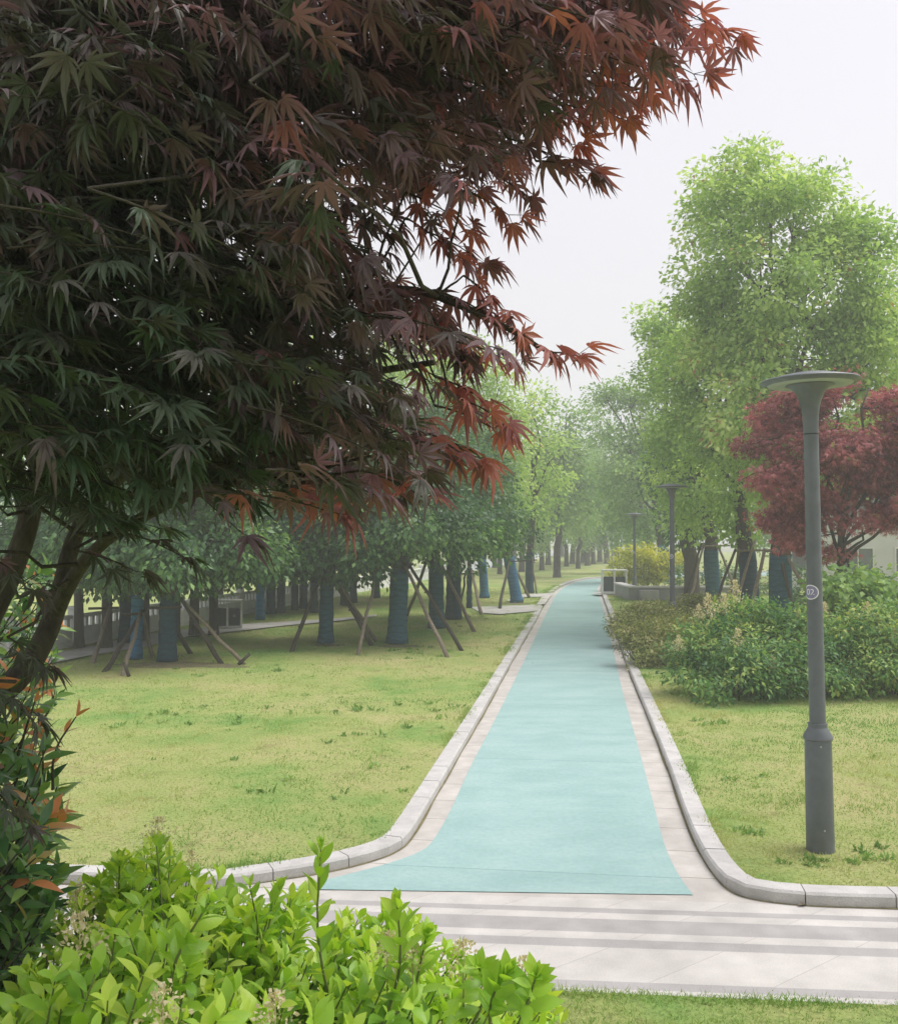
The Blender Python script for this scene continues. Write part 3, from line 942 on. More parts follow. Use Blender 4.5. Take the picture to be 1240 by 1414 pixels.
# ------------------------------------------------------------------ lamps
def make_lamp(loc, label):
    t = thing('street_lamp', loc, label, 'lamp', 'grey disc lamps along the path')
    g = Geo(); g.lathe([(0.0, -0.1), (0.118, -0.1), (0.114, 0.0), (0.108, 0.93), (0.12, 0.94), (0.12, 0.958), (0.075, 1.04)], 36)
    b = g.build('base', M['lamp'], t, sharp=40)
    for a, z in ((-1.75, 0.89), (-1.62, 0.2)):
        g = Geo(); g.tube([(0.10 * math.cos(a), 0.10 * math.sin(a), z), (0.119 * math.cos(a), 0.119 * math.sin(a), z)], [0.009, 0.007], 8)
        g.build('bolt', M['pole_grey'], b)
    g = Geo(); g.lathe([(0.078, 1.035), (0.078, 1.07), (0.066, 1.072)], 36)
    g.build('collar', M['lamp'], t, sharp=40)
    g = Geo(); g.lathe([(0.066, 1.07), (0.060, 3.50)], 36)
    g.build('pole', M['lamp'], t)
    g = Geo(); g.lathe([(0.0565, 3.499), (0.0565, 3.512)], 36)
    g.build('seam', M['lamp_dark'], t)
    g = Geo(); g.lathe([(0.060, 3.511), (0.061, 3.58), (0.067, 3.68), (0.085, 3.78), (0.118, 3.86), (0.16, 3.905), (0.2, 3.92)], 40)
    g.build('neck', M['lamp'], t)
    g = Geo(); g.lathe([(0.19, 3.926), (0.24, 3.918), (0.345, 3.924), (0.352, 3.934)], 48)
    g.build('diffuser', M['diffuser'], t)
    g = Geo(); g.lathe([(0.353, 3.926), (0.398, 3.946), (0.405, 3.957), (0.398, 3.966), (0.30, 3.99), (0.21, 4.004), (0.205, 4.012), (0.12, 4.028), (0.001, 4.034)], 56)
    g.build('lamp_disc', M['lamp'], t, sharp=50)
    # oval number sticker wrapped round the left of the pole
    ac, zc, rr = math.radians(-142), 2.17, 0.0655
    def oval(s, d, n=28):
        V, T = [], []
        for i in range(7):
            for k in range(n):
                a = k / n * 2 * math.pi
                u, v = math.cos(a) * 0.070 * s * i / 6, math.sin(a) * 0.062 * s * i / 6
                r = rr + d
                V.append((r * math.cos(ac + u / rr), r * math.sin(ac + u / rr), zc + v))
        for i in range(6):
            for k in range(n):
                a, b = i * n + k, i * n + (k + 1) % n
                T += [(a, a + n, b + n), (a, b + n, b)]
        return V, T
    g = Geo(); g.add(*oval(1.0, 0.0012)); st = g.build('sticker', M['sticker_white'], t)
    g = Geo(); g.add(*oval(0.87, 0.0022)); g.build('sticker_face', M['sticker'], st)
    fc = bpy.data.curves.new('digit', 'FONT'); fc.body = '02'; fc.size = 0.07; fc.align_x = 'CENTER'; fc.align_y = 'CENTER'
    fo = bpy.data.objects.new('digit', fc)
    COL.objects.link(fo)
    dg = bpy.context.evaluated_depsgraph_get()
    me = bpy.data.meshes.new_from_object(fo.evaluated_get(dg))
    bpy.data.objects.remove(fo)
    me.name = 'digit'
    for v in me.vertices:
        u, z = v.co.x, v.co.y
        r = rr + 0.0032
        v.co = (r * math.cos(ac + u / rr), r * math.sin(ac + u / rr), zc + z)
    me.materials.clear(); me.materials.append(M['sticker_white'])
    d = bpy.data.objects.new('number', me); COL.objects.link(d); d.parent = st
    return t


p1 = gp(1133, 1174, LAWN); p1[2] = LAWN - 0.01
lamp1 = make_lamp(p1, 'tall grey disc-topped lamp standing nearest on the right lawn with a round number sticker')
lamp1.rotation_euler = (0, math.radians(-0.7), 0); lamp1.scale = (0.965, 0.965, 0.966)
p = at(928, 743, 23.3); lamp2 = dup(lamp1, (p[0], 23.3, LAWN - 0.02), 0.1, 'grey disc-topped lamp rising behind the olive hedge, second along the path', scale=(0.97, 0.97, 0.965))
p = at(876, 743, 42.0); lamp3 = dup(lamp1, (p[0], 42.0, -0.1), 0.2, 'grey disc-topped lamp beside the right litter bin, third along the path', scale=(1, 1, 0.95))
p = at(845, 743, 78.0); lamp4 = dup(lamp1, (p[0], 78.0, -0.1), 0.3, 'farthest and smallest disc-topped lamp, hazy in front of the trees', scale=(1, 1, 0.9))
for l_ in (lamp2, lamp3, lamp4):
    l_.rotation_euler = (0, 0, l_.rotation_euler[2])

# thin pale street light among the left trees
p = at(706, 743, 52.0)
t = thing('street_light', (p[0], 52.0, 0.05), 'thin pale street light pole with a dark drooping head among the left trees', 'lamp')
g = Geo(); g.tube([(0, 0, -0.1), (0, 0, 3.5), (0.0, 0, 7.0)], [0.09, 0.065, 0.045], 10); g.build('pole', M['pole_grey'], t)
g = Geo(); g.tube([(0, 0, 6.0), (0.25, 0, 6.12), (0.5, 0, 6.15)], [0.03, 0.025, 0.02], 8); g.build('arm', M['pole_grey'], t)
g = Geo(); g.box((-0.32, 0, 5.75), (0.6, 0.22, 0.14), bev=0.05); g.tube([(-0.08, 0, 5.8), (0.0, 0, 5.9)], [0.03, 0.03], 8); g.build('lamp_head', M['lamp_dark'], t)


for (x, y, a, lab) in [(1101, 1251, 0.4, 'dry brown leaf lying at the foot of the right kerb corner'), (735, 916, 1.2, 'dark fallen leaf lying on the far part of the teal path')]:
    p = gp(x, y, 0.012)
    g = Geo(); place(g, rhomb_leaf(0.22, 0.1), [np.zeros(3)], [np.array([math.cos(a), math.sin(a), 0.05])], [np.array([0.1, 0.1, 1.0])], [0.09], [0.5])
    o = g.build('fallen_leaf', M['bark'] if y < 1000 else M['pole_wood']); o.location = p
    tag(o, lab, 'leaf')

# ------------------------------------------------------------------ litter bins
def make_bin(loc, rz, label, wdt=1.12, h=1.08):
    t = thing('litter_bin', loc, label, 'bin', 'white framed double litter bins', rz)
    g = Geo()
    fr = 0.07
    for x in (-wdt / 2 + fr / 2, 0, wdt / 2 - fr / 2):
        g.box((x, 0, h / 2), (fr, 0.42, h), bev=0.01)
    g.box((0, 0, 0.05), (wdt - 0.002, 0.40, 0.08)); g.box((0, 0, h - 0.035), (wdt + 0.02, 0.44, 0.07), bev=0.01)
    g.build('frame', M['bin_white'], t, smooth=False)
    pw = wdt / 2 - fr * 1.5
    for s in (-1, 1):
        cx = s * (wdt / 4 - fr / 4)
        g = Geo(); g.box((cx, 0.0, 0.42), (pw - 0.03, 0.34, 0.66), bev=0.015)
        b = g.build('bin_box', M['bin_dark'], t, smooth=False)
        g = Geo()
        V = [(cx + 0.07 * math.sin(k * 2 * math.pi / 3), -0.174, 0.47 + 0.07 * math.cos(k * 2 * math.pi / 3)) for k in range(3)]
        for k in range(3):
            a, c = np.array(V[k]), np.array(V[(k + 1) % 3])
            g.tube([a + (c - a) * 0.15, a + (c - a) * 0.8], [0.012, 0.012], 5)
        if s > 0:
            g.build('mark', M['pole_grey'], b)
    return t


p = gp(848, 820.5, LAWN)
bin1 = make_bin((p[0], p[1], LAWN + 0.035), math.radians(-3), 'white framed double litter bin with dark panels beside the path bend')
p = gp(314, 868.5, LAWN)
dup(bin1, (p[0], p[1], LAWN + 0.03), math.radians(12), 'white framed double litter bin on the promenade by the balustrade', scale=(0.72, 0.9, 0.72))
g = Geo()
q = gp(848, 820.5, LAWN)
g.quad((q[0] - 0.9, q[1] - 0.55, LAWN + 0.03), (q[0] + 3.6, q[1] - 0.55, LAWN + 0.03), (q[0] + 3.6, q[1] + 0.8, LAWN + 0.03), (q[0] - 0.9, q[1] + 0.8, LAWN + 0.03))
tag(g.build('bin_pavement', M['slab_light']), kind='structure')
# planter wall
p = gp(905, 829, LAWN)
t = thing('planter_wall', (p[0], p[1], LAWN), 'low grey stone planter wall under the golden bush', 'planter')
g = Geo(); g.box((1.0, 0, 0.25), (4.2, 0.3, 0.5), bev=0.01); g.box((-0.95, 1.6, 0.25), (0.3, 2.9, 0.5), bev=0.01); g.build('wall', M['roof'], t, smooth=False)
g = Geo(); g.box((1.0, -0.02, 0.54), (4.3, 0.4, 0.08), bev=0.01); g.box((-0.95, 1.7, 0.54), (0.4, 3.02, 0.08), bev=0.01); g.build('coping', M['kerb'], t, smooth=False)
g = Geo(); g.box((-0.35, -0.35, 0.2), (0.75, 0.38, 0.46), bev=0.015); g.build('block_seat', M['slab_grey'], t, smooth=False)

# pale building glimpsed on the right
p = at(1230, 743, 46)
t = thing('low_building', (p[0], 46, 0), 'pale low building glimpsed through the red tree at the right edge', 'building', rz=-0.25)
W_, H_ = 12.0, 5.2
g = Geo(); g.box((1, 3, H_ / 2), (W_, 6, H_)); g.build('wall', M['wall'], t, smooth=False)
g = Geo(); g.box((1, 3, H_ + 0.15), (W_ + 0.8, 6.8, 0.3), bev=0.03); g.build('roof', M['roof'], t, smooth=False)
for zi in (1.5, 3.9):
    for k in range(5):
        g = Geo(); x = -3.9 + k * 2.4
        for (cx, cz, sx, sz) in ((x, zi + 0.62, 1.5, 0.08), (x, zi - 0.62, 1.6, 0.1), (x - 0.71, zi, 0.08, 1.16), (x + 0.71, zi, 0.08, 1.16), (x, zi, 0.05, 1.16)):
            g.box((cx, -0.03, cz), (sx, 0.1, sz))
        fr = g.build('window', M['bin_white'], t, smooth=False)
        g = Geo(); g.box((x, -0.004, zi), (1.33, 0.05, 1.155)); g.build('pane', M['glass'], fr, smooth=False)

# ------------------------------------------------------------------ trees
TREES = {}


def tree_at(name, basepx, spec, label, cat='tree', Y=None, group=None, key=None, **kw):
    b = gp(*basepx, LAWN) if Y is None else at(basepx[0], 743, Y)
    b[2] = LAWN - 0.02
    root = thing(name, b, label, cat, group)
    H = max(at(s[0], s[1] - s[3], b[1])[2] for s in spec)
    tree_parts(root, px_blobs(b, b[1], spec), H, **kw)
    if key: TREES[key] = root
    return root


EG = 'dark evergreens on the left lawn'


def ev_blobs(seed, s=1.0, z0=1.9):
    r = np.random.default_rng(seed)
    out = [(np.array([0, 0, z0 + 1.6 * s]), np.array([1.7, 1.7, 1.35]) * s)]
    for k in range(9):
        a = k / 9 * 2 * math.pi + r.uniform(-.3, .3)
        d = r.uniform(1.0, 1.7) * s
        out.append((np.array([d * math.cos(a), d * math.sin(a), z0 + r.uniform(0.55, 1.5) * s]), np.array([1, 1, 0.75]) * r.uniform(0.6, 0.95) * s))
    for k in range(4):
        a = r.uniform(0, 6.28)
        out.append((np.array([0.8 * math.cos(a), 0.8 * math.sin(a), z0 + r.uniform(2.0, 3.2) * s]), np.array([0.9, 0.9, 0.9]) * s))
    return out


def evergreen(seed, s, wrap, r0, z0=1.9, lean=(0, 0), leafmat='leaf_dark', leaf=0.115):
    b = gp(540, 890, LAWN)
    root = thing('evergreen_tree', b, 'evergreen', 'tree', EG)
    tree_parts(root, ev_blobs(seed, s, z0), z0 + 3.6 * s, r0, leafmat, leaf=leaf, per=25, density=2.5, cr=0.26, wrap=wrap, wrap_top=z0 + 0.05, lean=lean, tone=(0.05, 0.85), droop=0.55)
    return root


def put(root, px, py, rz, label, group=EG, scale=None):
    b = gp(px, py, LAWN)
    root.location = (b[0], b[1], LAWN - 0.02); root.rotation_euler = (0, 0, rz); root['label'] = label; root['group'] = group
    if scale: root.scale = (scale, scale, scale)
    return root


def putd(src, px, py, rz, label, group=EG, scale=1.0):
    b = gp(px, py, LAWN)
    return dup(src, (b[0], b[1], LAWN - 0.02), rz, label, group, (scale, scale, scale))


E1 = put(evergreen(1, 1.0, 'wrap_teal', 0.20, 1.78, lean=(0.12, 0)), 548, 889, 0.2, 'dense dark evergreen with the thickest teal wrapped trunk amid the left lawn')
E2 = put(evergreen(2, 0.85, 'wrap_teal', 0.145, 1.45), 450, 889, 1.1, 'dense evergreen with a slimmer teal wrapped trunk left of the thickest one')
E3 = put(evergreen(3, 0.95, 'wrap_dark', 0.155, 1.35), 231, 914, 2.0, 'dense evergreen whose dark wrapped trunk stands on bare earth at the left')
E4 = put(evergreen(4, 0.9, 'wrap_blue', 0.095, 1.4, lean=(0.15, 0)), 187, 911, 0.6, 'slim evergreen with a bright blue wrap at the left')
E5 = put(evergreen(5, 0.95, None, 0.115, 1.45), 147, 896, 0.9, 'evergreen with a bare dark trunk left of the slim bright blue wrapped one')
putd(E5, 109, 895, 2.6, 'evergreen with a bare dark trunk farthest left beside the maple stem', scale=0.93)
E6 = put(evergreen(6, 1.0, 'wrap_dark', 0.11, 1.5), 172, 889, 0.4, 'evergreen with a dark blue wrapped trunk just behind the bright blue one')
putd(E5, 201, 886, 4.0, 'evergreen with a thin bare trunk seen between leaning poles at the left', scale=0.8)
putd(E5, 242, 882, 5.2, 'evergreen half hidden behind the dark wrapped trunk', scale=1.0)
putd(E5, 268, 878, 0.3, 'evergreen with a bare dark trunk left of the promenade litter bin', scale=1.05)
putd(E5, 295, 876, 1.4, 'evergreen with a bare dark trunk touching the promenade litter bin', scale=1.0)
E7 = put(evergreen(7, 1.1, 'wrap_teal', 0.19, 1.95, lean=(0.2, 0)), 603, 868, 1.7, 'large evergreen with a leaning teal wrapped trunk behind the thickest one')
E8 = put(evergreen(8, 1.05, 'wrap_dark', 0.21, 2.0), 626, 855, 0.5, 'large evergreen with a thick dark wrapped trunk nearest the paved side path')
# slim trunks by the balustrade
SG = 'slim trees along the balustrade'
S1 = put(evergreen(21, 1.05, 'wrap_blue', 0.11, 1.5), 359, 856, 0.2, 'slim tree with a blue wrap on its lower trunk right of the promenade bin', SG)
S2 = put(evergreen(22, 1.1, 'wrap_dark', 0.12, 1.7), 374, 848, 1.2, 'slim tree with a dark wrapped trunk beside the blue wrapped slim one', SG)
for i, (x, y, sc, lab) in enumerate([(388, 846, 0.9, 'slim dark trunk tree in front of the balustrade, third from the promenade bin'), (407, 843, 0.85, 'slim dark trunk tree in front of the balustrade, fourth from the promenade bin'), (419, 841, 0.95, 'slim dark trunk tree in front of the balustrade, fifth from the promenade bin'), (476, 836, 1.1, 'slim dark trunk tree seen right of the slimmer teal wrapped evergreen'), (488, 832, 1.0, 'slim dark trunk tree seen left of the thickest wrapped trunk'), (520, 826, 1.0, 'slim dark trunk tree just left of the thickest wrapped trunk')]):
    putd(S2, x, y, 0.9 * i, lab, SG, sc)
S3 = putd(E6, 434, 846, 2.2, 'slim tree with a pale blue grey wrap behind the slimmer teal evergreen', SG, 0.95)

# bright camphor trees beyond on the left
BG = 'bright camphor trees on the left of the path'
tree_at('camphor_tree', (714, 832), [(650, 510, 55, 45), (690, 548, 42, 48), (660, 590, 60, 60), (708, 615, 28, 50), (610, 540, 55, 60), (685, 690, 42, 45), (560, 500, 60, 60), (710, 690, 25, 40), (640, 660, 50, 50)], 'bright green camphor with a leaning blue wrapped trunk beside the side path', group=BG, key='B1', r0=0.2, leafmat='leaf_lime', leaf=0.14, per=22, density=1.5, cr=0.34, lean=(-0.5, 0), wrap='wrap_blue', wrap_top=1.9, fork=2.4, tone=(0.2, 0.85))
tree_at('camphor_tree', (669, 826), [(600, 590, 60, 60), (640, 640, 50, 50), (560, 600, 60, 60), (660, 700, 38, 40), (625, 560, 40, 50)], 'broad camphor with a thin straight blue wrapped trunk behind the supports', group=BG, r0=0.16, leafmat='leaf_mid', leaf=0.15, per=22, density=1.2, cr=0.36, wrap='wrap_blue', wrap_top=1.9, fork=2.4)
tree_at('camphor_tree', (731, 819), [(745, 600, 32, 50), (738, 660, 34, 48), (720, 700, 35, 42), (758, 640, 26, 40), (742, 555, 22, 36)], 'camphor with a dark wrapped trunk right of the leaning blue one', group=BG, key='B2', r0=0.17, leafmat='leaf_lime', leaf=0.17, per=18, density=1.0, cr=0.4, wrap='wrap_dark', wrap_top=2.0, fork=2.4)
tree_at('camphor_tree', (769, 797.5), [(770, 600, 28, 42), (790, 625, 28, 44), (765, 660, 38, 40), (795, 680, 34, 40), (770, 715, 42, 28), (783, 575, 18, 20), (745, 625, 22, 40)], 'hazy tree with a single dark trunk at the inside of the path bend', group=BG, key='B3', r0=0.23, leafmat='leaf_mid', leaf=0.22, per=18, density=0.75, cr=0.5, fork=2.6)
tree_at('camphor_tree', (300, 850), [(300, 560, 80, 70), (240, 500, 80, 80), (330, 480, 80, 70), (400, 500, 60, 60), (180, 560, 80, 80)], 'bright tree showing in small gaps through the dark maple', group=BG, r0=0.2, leafmat='leaf_lime', leaf=0.16, per=14, density=0.6, cr=0.4, fork=2.6)
tree_at('camphor_tree', (60, 850), [(60, 600, 90, 80), (-20, 520, 90, 90), (130, 650, 70, 60), (40, 690, 80, 60), (-80, 640, 90, 90)], 'mid green tree behind the maple stems at the left edge', group=BG, r0=0.2, leafmat='leaf_mid', leaf=0.16, per=14, density=0.6, cr=0.4, fork=2.6)

# right side
RG = 'trees on the right of the path'
tree_at('camphor_tree', (1078, 743), [(1065, 255, 78, 58), (1000, 285, 55, 52), (1110, 300, 62, 72), (955, 262, 34, 40), (975, 375, 48, 66), (1050, 390, 92, 92), (1140, 385, 62, 80), (1010, 480, 90, 70), (1110, 480, 92, 80), (1180, 400, 40, 60), (1060, 570, 92, 70), (1140, 560, 80, 60), (1080, 650, 80, 50), (1212, 330, 22, 32), (1195, 480, 45, 50), (1090, 215, 34, 30), (1020, 225, 30, 28), (1205, 440, 48, 55), (1228, 500, 46, 60), (1180, 335, 34, 50), (1150, 620, 70, 60)], 'tallest bright camphor with a teal wrapped trunk behind the lamp at the right', Y=24.5, group=RG, key='R1', r0=0.27, leafmat='leaf_lime', leaf=0.125, per=22, density=3.0, cr=0.25, wrap='wrap_teal', wrap_top=2.15, fork=2.5, tone=(0.1, 0.85), limbs=14, twigs=150, lean=(-0.12, 0))
tree_at('camphor_tree', (1036, 743), [(1000, 560, 62, 60), (1010, 640, 52, 55), (1020, 700, 38, 42), (965, 600, 46, 48), (950, 520, 42, 55), (985, 470, 48, 50)], 'leafy camphor with a dark wrapped trunk and low hanging branches left of the tallest', Y=28, group=RG, r0=0.25, leafmat='leaf_lime', leaf=0.13, per=24, density=2.6, cr=0.27, wrap='wrap_dark', wrap_top=2.2, fork=2.5, tone=(0.0, 0.7))
tree_at('camphor_tree', (985, 743), [(935, 560, 36, 60), (945, 640, 46, 56), (920, 470, 36, 40), (960, 690, 44, 44), (910, 440, 26, 30), (905, 520, 24, 40)], 'camphor with a short teal wrapped trunk between two poles behind the olive hedge', Y=33, group=RG, r0=0.24, leafmat='leaf_lime', leaf=0.14, per=24, density=2.2, cr=0.3, wrap='wrap_teal', wrap_top=2.15, fork=2.5, tone=(0.0, 0.75))
tree_at('dark_tree', (955, 743), [(940, 690, 38, 50), (930, 640, 28, 45), (955, 720, 38, 35), (945, 610, 32, 40), (970, 660, 34, 50)], 'shady dark tree with a bare trunk behind the second lamp', Y=38, group=RG, r0=0.3, leafmat='leaf_dark', leaf=0.15, per=26, density=1.9, cr=0.34, fork=2.3)
tree_at('camphor_tree', (917, 743), [(880, 600, 34, 40), (868, 660, 38, 44), (858, 540, 28, 20), (885, 560, 26, 26), (845, 610, 26, 24), (890, 710, 40, 40), (835, 545, 20, 16)], 'mid green tree with a thin blue wrapped trunk beside the golden bush', Y=54, group=RG, key='R5', r0=0.24, leafmat='leaf_mid', leaf=0.18, per=22, density=1.2, cr=0.4, wrap='wrap_blue', wrap_top=2.2, fork=2.6)
tree_at('camphor_tree', (902, 743), [(850, 680, 34, 40), (835, 640, 24, 34), (862, 720, 36, 34), (826, 570, 22, 14), (840, 600, 18, 16)], 'hazy mid green tree above the third lamp', Y=66, group=RG, key='R6', r0=0.26, leafmat='leaf_mid', leaf=0.2, per=20, density=1.0, cr=0.45, fork=2.6)
tree_at('camphor_tree', (1330, 743), [(1262, 440, 40, 60), (1300, 520, 80, 100), (1330, 380, 80, 80), (1380, 560, 100, 100), (1290, 620, 70, 60)], 'bright tree leaning in from the right edge above the red maple', Y=27, group=RG, r0=0.27, leafmat='leaf_lime', leaf=0.13, per=22, density=2.0, cr=0.3, fork=2.5, tone=(0.3, 0.95))

# far row at the path bend and beyond
FG = 'hazy trees beyond the path bend'
far = TREES['B3']; far2 = TREES['R6']
FL = 'hazy tree with a dark trunk in the far row beyond the path bend'
for i, (px, Y, src, sc) in enumerate([(748, 74, far, 0.85), (757, 88, far2, 0.95), (782, 84, far, 0.85), (790, 92, far2, 1.0), (798, 78, far, 0.8), (805, 96, far, 1.1), (811, 86, far2, 0.95), (819, 90, far, 0.9), (828, 100, far, 1.15), (838, 92, far2, 1.0), (852, 96, far, 1.0), (868, 104, far, 1.1), (735, 95, far, 1.0), (720, 70, far2, 0.85), (690, 66, far, 0.75), (683, 80, far, 0.9), (640, 78, far2, 0.9), (600, 74, far, 0.85), (888, 110, far2, 1.2), (920, 115, far, 1.2), (815, 125, far, 1.5), (775, 130, far, 1.5), (850, 135, far2, 1.6), (710, 120, far, 1.3)]):
    q = at(px, 743, Y)
    dup(src, (q[0], Y, LAWN - 0.05), 1.3 * i, FL, FG, (sc, sc, sc * (0.9 + 0.2 * ((i * 7) % 5) / 5)))
BKG = 'trees on the far river bank'
for i, (s, off, sc) in enumerate([(-5, 70, 1.0), (6, 66, 0.9), (18, 72, 1.1), (30, 68, 1.0), (42, 73, 1.2), (56, 70, 1.0), (70, 68, 1.1), (86, 72, 1.2), (104, 70, 1.1), (125, 74, 1.2), (150, 70, 1.3), (180, 75, 1.3)]):
    q = fence_pt(s, off, 2.8)
    dup(far if i % 2 else far2, q, 2.1 * i, 'pale hazy tree on the far bank behind the balustrade', BKG, (sc, sc, sc))
for i, (x, y, sc) in enumerate([(24, 48, 0.9), (30, 42, 0.9), (36, 52, 1.0), (42, 40, 1.0), (22, 60, 1.0), (30, 66, 1.0)]):
    dup(TREES['R5'] if i % 2 else far2, (x, y, LAWN - 0.05), 1.7 * i, 'green tree standing behind the pale building at the right', 'trees behind the pale building', (sc, sc, sc))

# red maple
tree_at('red_maple', (1150, 743), [(1150, 560, 70, 34), (1200, 545, 60, 32), (1085, 575, 50, 28), (1060, 612, 40, 22), (1120, 622, 66, 34), (1195, 610, 66, 40), (1085, 668, 56, 30), (1160, 690, 50, 28), (1070, 715, 30, 22), (1225, 668, 52, 40), (1190, 735, 46, 22), (1110, 735, 34, 24), (1250, 590, 60, 46), (1260, 700, 60, 40), (1300, 640, 60, 60), (1130, 770, 34, 14)], 'small red leaved maple with several stems behind the nearest lamp', Y=19, r0=0.1, leafmat='leaf_red', leaf=0.072, per=27, density=7.0, cr=0.17, flat=0.55, tmpl=STAR, fork=1.2, bark='maple_bark', limbs=12, twigs=90, droop=0.5, tone=(0.1, 0.85), flare=1.0, inner=0.3)


# ------------------------------------------------------------------ supports: poles leaning on the trunks
def supports(root, tops, feet, label, mats=('pole_wood',), r=0.042, stake=(), ring=0.2):
    """three or four poles tied to a trunk; feet and (optional) pole tops in photograph pixels on the ground or at the trunk's depth"""
    b = np.array(root.location)
    t = thing('tree_support', b, label, 'tree support', 'pole supports leaning on the trunks')
    for i, ((tx, ty), (fx, fy)) in enumerate(zip(tops, feet)):
        f = gp(fx, fy, LAWN) - b
        q = at(tx, ty, b[1]) - b
        d = f - q; d[2] = 0; d = d / (np.linalg.norm(d) + 1e-6)
        off = d * ring
        q = np.array([q[0], off[1], q[2]])
        f[2] = -0.05
        up = (q - f) / np.linalg.norm(q - f)
        g = Geo(); P = bent(f, q + up * 0.12, 6, 0.006); g.tube(P, r * np.linspace(1.15, 0.85, 6) * rng.uniform(0.85, 1.1), 9)
        if fy > 850:
            for k in range(2):
                z = rng.uniform(0.25, 0.75); c = f + (q - f) * z
                g.tube([c, c + unit(rng.normal(size=3)) * r * 1.5], [r * 0.5, r * 0.35], 6)
        m = M[mats[i % len(mats)]]
        g.build('pole', m, t)
    for (x0, y0, x1, y1, Yd) in stake:
        a = gp((x0 + x1) / 2, max(y0, y1), LAWN)
        s0, s1 = at(x0, y0, a[1]) - b, at(x1, y1, a[1] - 0.1) - b
        g = Geo(); g.tube([s0, s1], [0.03, 0.035], 8); g.build('stake', M['pole_dark'], t)
    zz = np.mean([at(tx, ty, b[1])[2] for tx, ty in tops]) - b[2] - 0.06
    g = Geo(); g.tube([(-ring - 0.14, -ring, zz), (ring + 0.14, -ring * 0.97, zz + 0.02)], [0.03, 0.027], 8)
    g.build('tie_bar', M['pole_dark'], t)
    return t


supports(E1, [(524, 772), (563, 776), (560, 782)], [(493, 906), (640, 899), (620, 908)], 'three thin poles propping the thickest teal wrapped trunk', ('pole_wood', 'pole_dark', 'pole_wood'), ring=0.27)
supports(E2, [(441, 800), (461, 798), (464, 803)], [(401, 902), (517, 893), (524, 886)], 'thick left pole and two thin right poles propping the slimmer teal trunk', ('pole_dark', 'pole_dark', 'pole_wood'), r=0.05, ring=0.2)
supports(E3, [(255, 832), (258, 834), (222, 838)], [(309, 917), (342, 918), (266, 903)], 'pair of long poles with a crossed stake propping the dark wrapped trunk', ('pole_dark', 'pole_wood', 'pole_dark'), stake=[(345, 903, 329, 918, 0)], ring=0.2)
supports(E4, [(198, 848), (196, 846), (192, 838)], [(140, 929), (168, 935), (213, 909)], 'crossing poles propping the slim bright blue wrapped trunk', ('pole_dark', 'pole_wood', 'pole_wood'), stake=[(171, 915, 178, 934, 0)], ring=0.12)
supports(E5, [(157, 836)], [(127, 917)], 'single pole leaning on a bare dark trunk at the left', ('pole_wood',), ring=0.2)
supports(E7, [(606, 772), (588, 776)], [(657, 873), (561, 850)], 'long diagonal pole and a shorter one propping the leaning teal trunk', ('pole_wood',), r=0.05, ring=0.28)
supports(TREES['B1'], [(703, 772), (705, 774)], [(690, 842), (732, 825)], 'two poles propping the leaning blue wrapped trunk beside the side path', ('pole_dark', 'pole_wood'), r=0.06, ring=0.22)
supports(TREES['B2'], [(735, 772)], [(741, 820)], 'thin pole standing by the dark wrapped trunk right of the leaning blue one', ('pole_wood',), ring=0.2)
b = gp(648, 840, LAWN)
st = thing('thin_tree', (b[0], b[1], LAWN - 0.02), 'thin young tree with dark wrapped stem between two poles by the side path', 'tree', BG)
tree_parts(st, [(np.array([x, y, z]), np.array([0.8, 0.8, 0.6])) for x, y, z in ((0, 0, 3.2), (0.7, 0.2, 2.9), (-0.7, 0, 3.0), (0.1, 0.5, 3.8))], 4.4, 0.075, 'leaf_mid', leaf=0.13, per=16, density=1.4, cr=0.28, wrap='wrap_dark', wrap_top=1.5, fork=2.0, tone=(0.4, 1.0))
supports(st, [(644, 790), (652, 790)], [(636, 832), (666, 849)], 'two poles propping the thin young tree by the side path', ('pole_dark', 'pole_wood'), r=0.05, ring=0.12)
R1, R1b = TREES['R1'], None
rt = {o['label']: o for o in COL.objects if o.name.startswith(('camphor_tree', 'dark_tree'))}
r2 = [o for k, o in rt.items() if k.startswith('leafy camphor with a dark')][0]
r3 = [o for k, o in rt.items() if k.startswith('camphor with a short teal')][0]


def supports_w(root, items, label, r=0.045, ring=0.28):
    b = np.array(root.location)
    t = thing('tree_support', b, label, 'tree support', 'pole supports leaning on the trunks')
    for tx, ty, fx, fy, dy, m in items:          # tops and hidden feet, with the foot's own distance
        q = at(tx, ty, b[1] - ring * 0.7) - b
        f1 = at(fx, fy, b[1] + dy) - b
        k = (f1[2] + 0.05) / max(q[2] - f1[2], 0.1)
        f = f1 - (q - f1) * k
        g = Geo(); g.tube(bent(f, q, 6, 0.006), r * np.linspace(1.1, 0.85, 6), 9); g.build('pole', M[m], t)
    zz = at(items[0][0], items[0][1], b[1])[2] - b[2] - 0.05
    g = Geo(); g.tube([(-ring - 0.22, -ring, zz), (ring + 0.22, -ring, zz + 0.02)], [0.032, 0.03], 8); g.build('tie_bar', M['pole_wood'], t)


